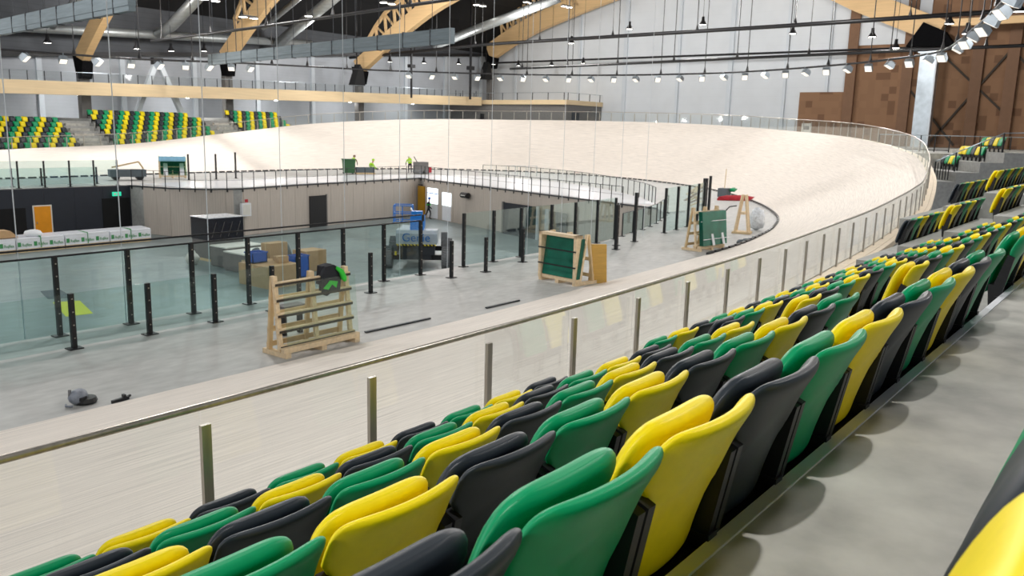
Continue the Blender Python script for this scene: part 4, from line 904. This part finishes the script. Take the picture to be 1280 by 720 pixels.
RINGc = [Vector((x, y, H + z)) for x, y, z in [tuple(v) for v in catmull(RING, 8)]]
rg = rail_thing('curving black rail that carries the ring of floodlights over the track', [tuple(p) for p in RINGc], .085, 5.2, 14)
fl = thing('floodlight', 'white box floodlight', 'floodlight')
part('housing', MB().prism([(-.32, -.1), (.32, -.1), (.26, .26), (-.26, .26)], 1, -.3, .3), 'galv', fl)
part('lens', MB().box(-.28, .28, -.25, .25, -.13, -.1), 'floodlens', fl)
part('yoke', MB().tube([(-.35, 0, 0), (-.35, 0, .44), (.35, 0, .44), (.35, 0, 0)], .025, 6), 'galv', fl)
part('heat_sink', MB().box(-.18, .18, -.2, .2, .26, .36), 'galv', fl)
FLS = [q for q in resample(RINGc, 2.62, 1.0) if (q[0].y > 13.2 or q[0].x > 68) and not (50 < q[0].x < 68 and q[0].y > 60)]
FLS += [q for q in resample(RINGc, 3.4, 0) if q[0].y <= 12.6 and q[0].x < 63]
first = True; zc = {}
ZL = {'over near seats': 'counting from the silver column', 'over the far seats': 'counting toward the V column and bend', 'at the far bend': 'counting from the last far seats', 'across the white end wall': 'counting from the corner room'}
for i, (p, d) in enumerate(FLS):
    o = fl if first else copy_tree(fl); first = False
    cx = Vector((38, 38, 0)); inw = (cx - Vector((p.x, p.y, 0))).normalized(); alt = i % 2
    o.location = p + Vector((0, 0, -.5)); yaw = math.atan2(inw.y, inw.x) + (.5 if alt else -.4)
    o.rotation_euler = (0, -.75 if alt else -.5, yaw)
    z_ = 'over near seats' if p.y < 20 and p.x < 68 else ('over the far seats' if p.y > 60 and p.x < 47 else ('at the far bend' if p.y > 60 else 'across the white end wall'))
    zc[z_] = zc.get(z_, 0) + 1; o['group'] = 'floodlights ' + z_
    o['label'] = f"grey box floodlight, {ORD[zc[z_] - 1]} on the ring rail {ZL[z_]}"
    if i % 3 == 0:
        ld = bpy.data.lights.new('floodlight_lamp', 'SPOT'); ld.energy = FLOOD_W * (1.0 if p.y > 4 or p.x > 30 else 1.0); ld.spot_size = math.radians(125); ld.spot_blend = .6; ld.shadow_soft_size = .1; ld.color = WARM
        lo = bpy.data.objects.new('floodlight_lamp', ld); COL.objects.link(lo); lo.location = p + Vector((0, 0, -.75)) + inw * .15
        aim = inw * (6 if p.y > 4 or p.x > 30 else 2.2) + Vector((0, 0, -6)); lo.rotation_euler = aim.to_track_quat('-Z', 'Y').to_euler()
# bell shaped hall lamps
bl = thing('bell_lamp', 'bell lamp', 'lamp')
part('shade', MB().lathe([(.0, .95), (.16, .95), (.18, .5), (.24, .42), (.42, .12), (.46, .0), (.40, .02), (.2, .3), (0, .32)], 16), 'black', bl, True)
part('glow_disc', MB().lathe([(0, .03), (.40, .03)], 16), 'lampglow', bl)
def roof_z(y): return H + 10.6 + 14.5 * max(0, math.sin(math.pi * (y + 12) / 97.2)) ** .6
bells = [((34.4, 79, 6.4), 'bell lamp glowing just left of the first timber arch'), ((42.5, 79, 6.6), 'bell lamp glowing left of the white V column head'), ((46, 79, 6.7), 'bell lamp glowing right of the white V column head'), ((49.6, 79, 7.0), 'bell lamp glowing left of the first lattice arch'),
         ((75.4, 79, 7.9), 'bell lamp glowing beside the foot of the lattice arch'), ((81.5, 79, 8.2), 'bell lamp glowing in front of the far corner wall'), ((88.3, 79, 8.6), 'bell lamp glowing next to the black cable mast'), ((94.6, 78, 9.0), 'bell lamp glowing below the great arch foot'),
         ((97.8, 76, 9.0), 'bell lamp glowing past the great arch foot'), ((97.6, 70, 8.9), 'bell lamp glowing on the white end wall'), ((96.5, 64, 8.9), 'last bell lamp glowing along the white end wall'),
         ((76, 52, 9.1), 'dark bell lamp hung on the thick rail near far end'), ((76, 45, 10.2), 'dark bell lamp standing above the thick rail'), ((76, 37, 10.2), 'dark bell lamp above the thick rail before white wall'), ((78, 29, 9.2), 'dark bell lamp under the thick rail before brown wall'),
         ((78, 22, 8.6), 'dark bell lamp left of the black arch shoe'), ((78, 20, 7.6), 'dark bell lamp hung low left of the black arch shoe'), ((70, 14.4, 8.4), 'dark bell lamp in front of the black arch shoe'), ((66, 12.4, 7.2), 'dark bell lamp beside the floodlight cluster'),
         ((60, 8.6, 7.7), 'dark bell lamp right of the floodlight cluster'), ((60, 7.8, 7.3), 'dark bell lamp farthest along the brown corner wall')]
for k, ((x, y, z), lab) in enumerate(bells):
    o = bl if k == 0 else copy_tree(bl); o.location = (x, y, H + z); o['label'] = lab; o['group'] = 'bell lamps'
    o.scale = (.8, .8, .8); part('cord', MB().tube([(0, 0, .95), (0, 0, (roof_z(y) - H - z) / .8)], .025, 5), 'cable', o)
# twin roof lamps
tw = thing('twin_lamp', 'twin lamp', 'lamp'); part('bracket', MB().box(-.9, .9, -.1, .1, .12, .24), 'black', tw)
for s_ in (-1, 1):
    o = part('lamp_head', MB().lathe([(0, .12), (.42, .12), (.46, 0), (0, 0)], 14, (s_ * .6, 0, 0)), 'greyboard', tw); part('glow_disc', MB().lathe([(0, -.01), (.4, -.01)], 14, (s_ * .6, 0, 0)), 'lampglow', o)
part('cord', MB().tube([(0, 0, .2), (0, 0, 4)], .02, 5), 'cable', tw)
for k, (x, y, z, lab) in enumerate([(46, 72, 11.0, 'left of the first lattice'), (51.5, 74, 10.2, 'on the first lattice'), (56, 71, 12.8, 'behind the thick branch duct'), (59.5, 74, 11.2, 'below the thick branch duct'), (62, 68, 14.4, 'above the second lattice end'), (66.5, 70, 13.2, 'in front of the second lattice'),
                                   (82, 70, 14.9, 'beside the long silver duct'), (92, 70, 16.5, 'above the great arch lattice'), (95, 66, 16.1, 'on the great arch'), (74, 60, 17, 'high between the lattice arches')]):
    o = tw if k == 0 else copy_tree(tw); o.location = (x, y, H + z); o['label'] = 'pair of small bright roof lamps ' + lab; o['group'] = 'twin roof lamps'
# loudspeakers, mast
for (x, y, z, lab) in ((69.6, 78.6, 6.6, 'black wedge loudspeaker hung by the second lattice arch foot'), (96.5, 81, 9.0, 'black wedge loudspeaker hung by the great arch foot')):
    t = thing('loudspeaker', lab, 'loudspeaker', (x, y, H + z - .6)); part('cabinet', MB().prism([(-.9, -1.3), (.9, -1.3), (.6, .6), (.1, 1.2), (-.2, .5)], 1, -.5, .5), 'speaker', t); part('bracket', MB().box(-.05, .05, -.05, .05, .6, roof_z(y) - H - z + .6), 'black', t)
t = thing('cable_mast', 'slim black hanging mast with a small box above the gallery', 'mast', (88.5, 77, H + 3.9)); part('mast', MB().box(-.12, .12, -.12, .12, 0, roof_z(77) - H - 3.9), 'black', t); part('box', MB().box(-.5, .5, -.3, .3, 3.9, 4.4), 'black', t)
t = thing('cable_mast', 'slim black hanging mast beside the second lattice arch foot', 'mast', (77.2, 77, H + 3.6)); part('mast', MB().box(-.09, .09, -.09, .09, 0, roof_z(77) - H - 3.6), 'black', t); part('box', MB().box(-.4, .4, -.3, .3, 3.7, 4.1), 'black', t)
# safety net ropes over the pit edge
net = thing('safety_net', 'white ropes of a tall safety net hanging down to the pit edge', 'net', (6.5, 17.15, 0))
for k in range(14):
    x = 4.6 + 2.02 * k; wpart('rope', MB().tube([(x, 17.13, .02), (x, 17.13, H + 9)], .008 if k > 3 else .011, 5), 'rope', net)

# ================================================================== BEND STAIRS
def rot2(x, y, a): return (x * math.cos(a) - y * math.sin(a), x * math.sin(a) + y * math.cos(a))
A_ = math.radians(34)
bt = bpy.data.objects.new('floor_terrace', None); COL.objects.link(bt); bt.location = (50.2, 9.2, 0); bt.rotation_euler = (0, 0, A_); bt['kind'] = 'structure'
bz = [-1.62, -1.08, -.56]
for i in range(3):
    part('step', MB().box(-1.2, 4.6, -1.15 * (i + 1) + .45, -1.15 * i + .45, 0, H + bz[i]), 'riser', bt)
part('step', MB().box(-1.2, 4.6, .45, 1.6, 0, H + bz[0] - .5), 'riser', bt)
part('landing', MB().box(-1.2, 8, -8, -3, 0, H - .5), 'walk', bt); part('landing', MB().box(4.6, 9, -3, 1.6, 0, H - .76), 'walk', bt)
for i, (n_, k0) in enumerate(((4, 1), (6, 0), (5, 1))):
    for k in range(n_):
        c = (['green', 'yellow', 'green', 'dark'], ['green', 'yellow', 'dark', 'green', 'yellow', 'yellow'], ['green', 'yellow', 'dark', 'yellow', 'green'])[i][k]
        dx, dy = rot2(1.0 + .5 * (k + k0), -1.15 * (i + 1) + .46, A_)
        seat(c, (50.2 + dx, 9.2 + dy, H + bz[i]), A_, f'{CN[c]} folded seat, {ORD[k]} along the {["low", "middle", "high"][i]} row of the bend stairs', 'seats at the bend stairs')
sr = thing('stair_railing', 'black stair railing with a pale sloping handrail beside the bend seats', 'railing', (50.2, 9.2, H - 2.1), A_)
st = [(-.6, 1.3, 0), (-.6, .3, .5), (-.6, -.9, 1.04), (-.6, -2.0, 1.55), (-.6, -3.4, 1.6)]
for x, y, z in st: part('post', MB().box(x - .03, x + .03, y - .03, y + .03, z, z + 1.0), 'black', sr)
part('handrail', MB().tube([(x, y, z + 1.0) for x, y, z in st], .03, 6), 'galv', sr, True)
for k in range(6): part('baluster', MB().box(-.62, -.58, 1.3 - .14 * k - .02, 1.3 - .14 * k + .02, .05, .95), 'black', sr)
cr = thing('concourse_railing', 'pale topped black railing along the concourse behind the bend seats', 'railing', (59, 4, CONZ))
cp = [(60, 15.8), (60.2, 12.5), (60.4, 9), (60.6, 5.5), (60.8, 2), (61, -2)]
for k, (p, d) in enumerate(resample([Vector((*q, CONZ)) for q in cp], .85)): wpart('post', MB().box(p.x - .03, p.x + .03, p.y - .03, p.y + .03, CONZ, CONZ + 1.05), 'black', cr)
for z in (1.05, .12): wpart('rail', MB().tube([(x, y, CONZ + z) for x, y in cp], .03, 6), 'galv' if z > 1 else 'black', cr)
wpart('glass_infill', MB().add([(60.05, 15.8, CONZ + .15), (61.05, -2, CONZ + .15), (61.05, -2, CONZ + 1), (60.05, 15.8, CONZ + 1)], [(0, 1, 2, 3)]), 'glass', cr)
wn = single('wall_notice', MB().box(-.02, .02, -.6, .6, 0, 1.1), 'whitetop', 'white notice board low on the brown end wall behind the bend rail', 'notice', (101.2, 35.0, H + .5)); part('print', MB().box(-.03, -.02, -.35, .35, .35, .75), 'greyboard', wn)
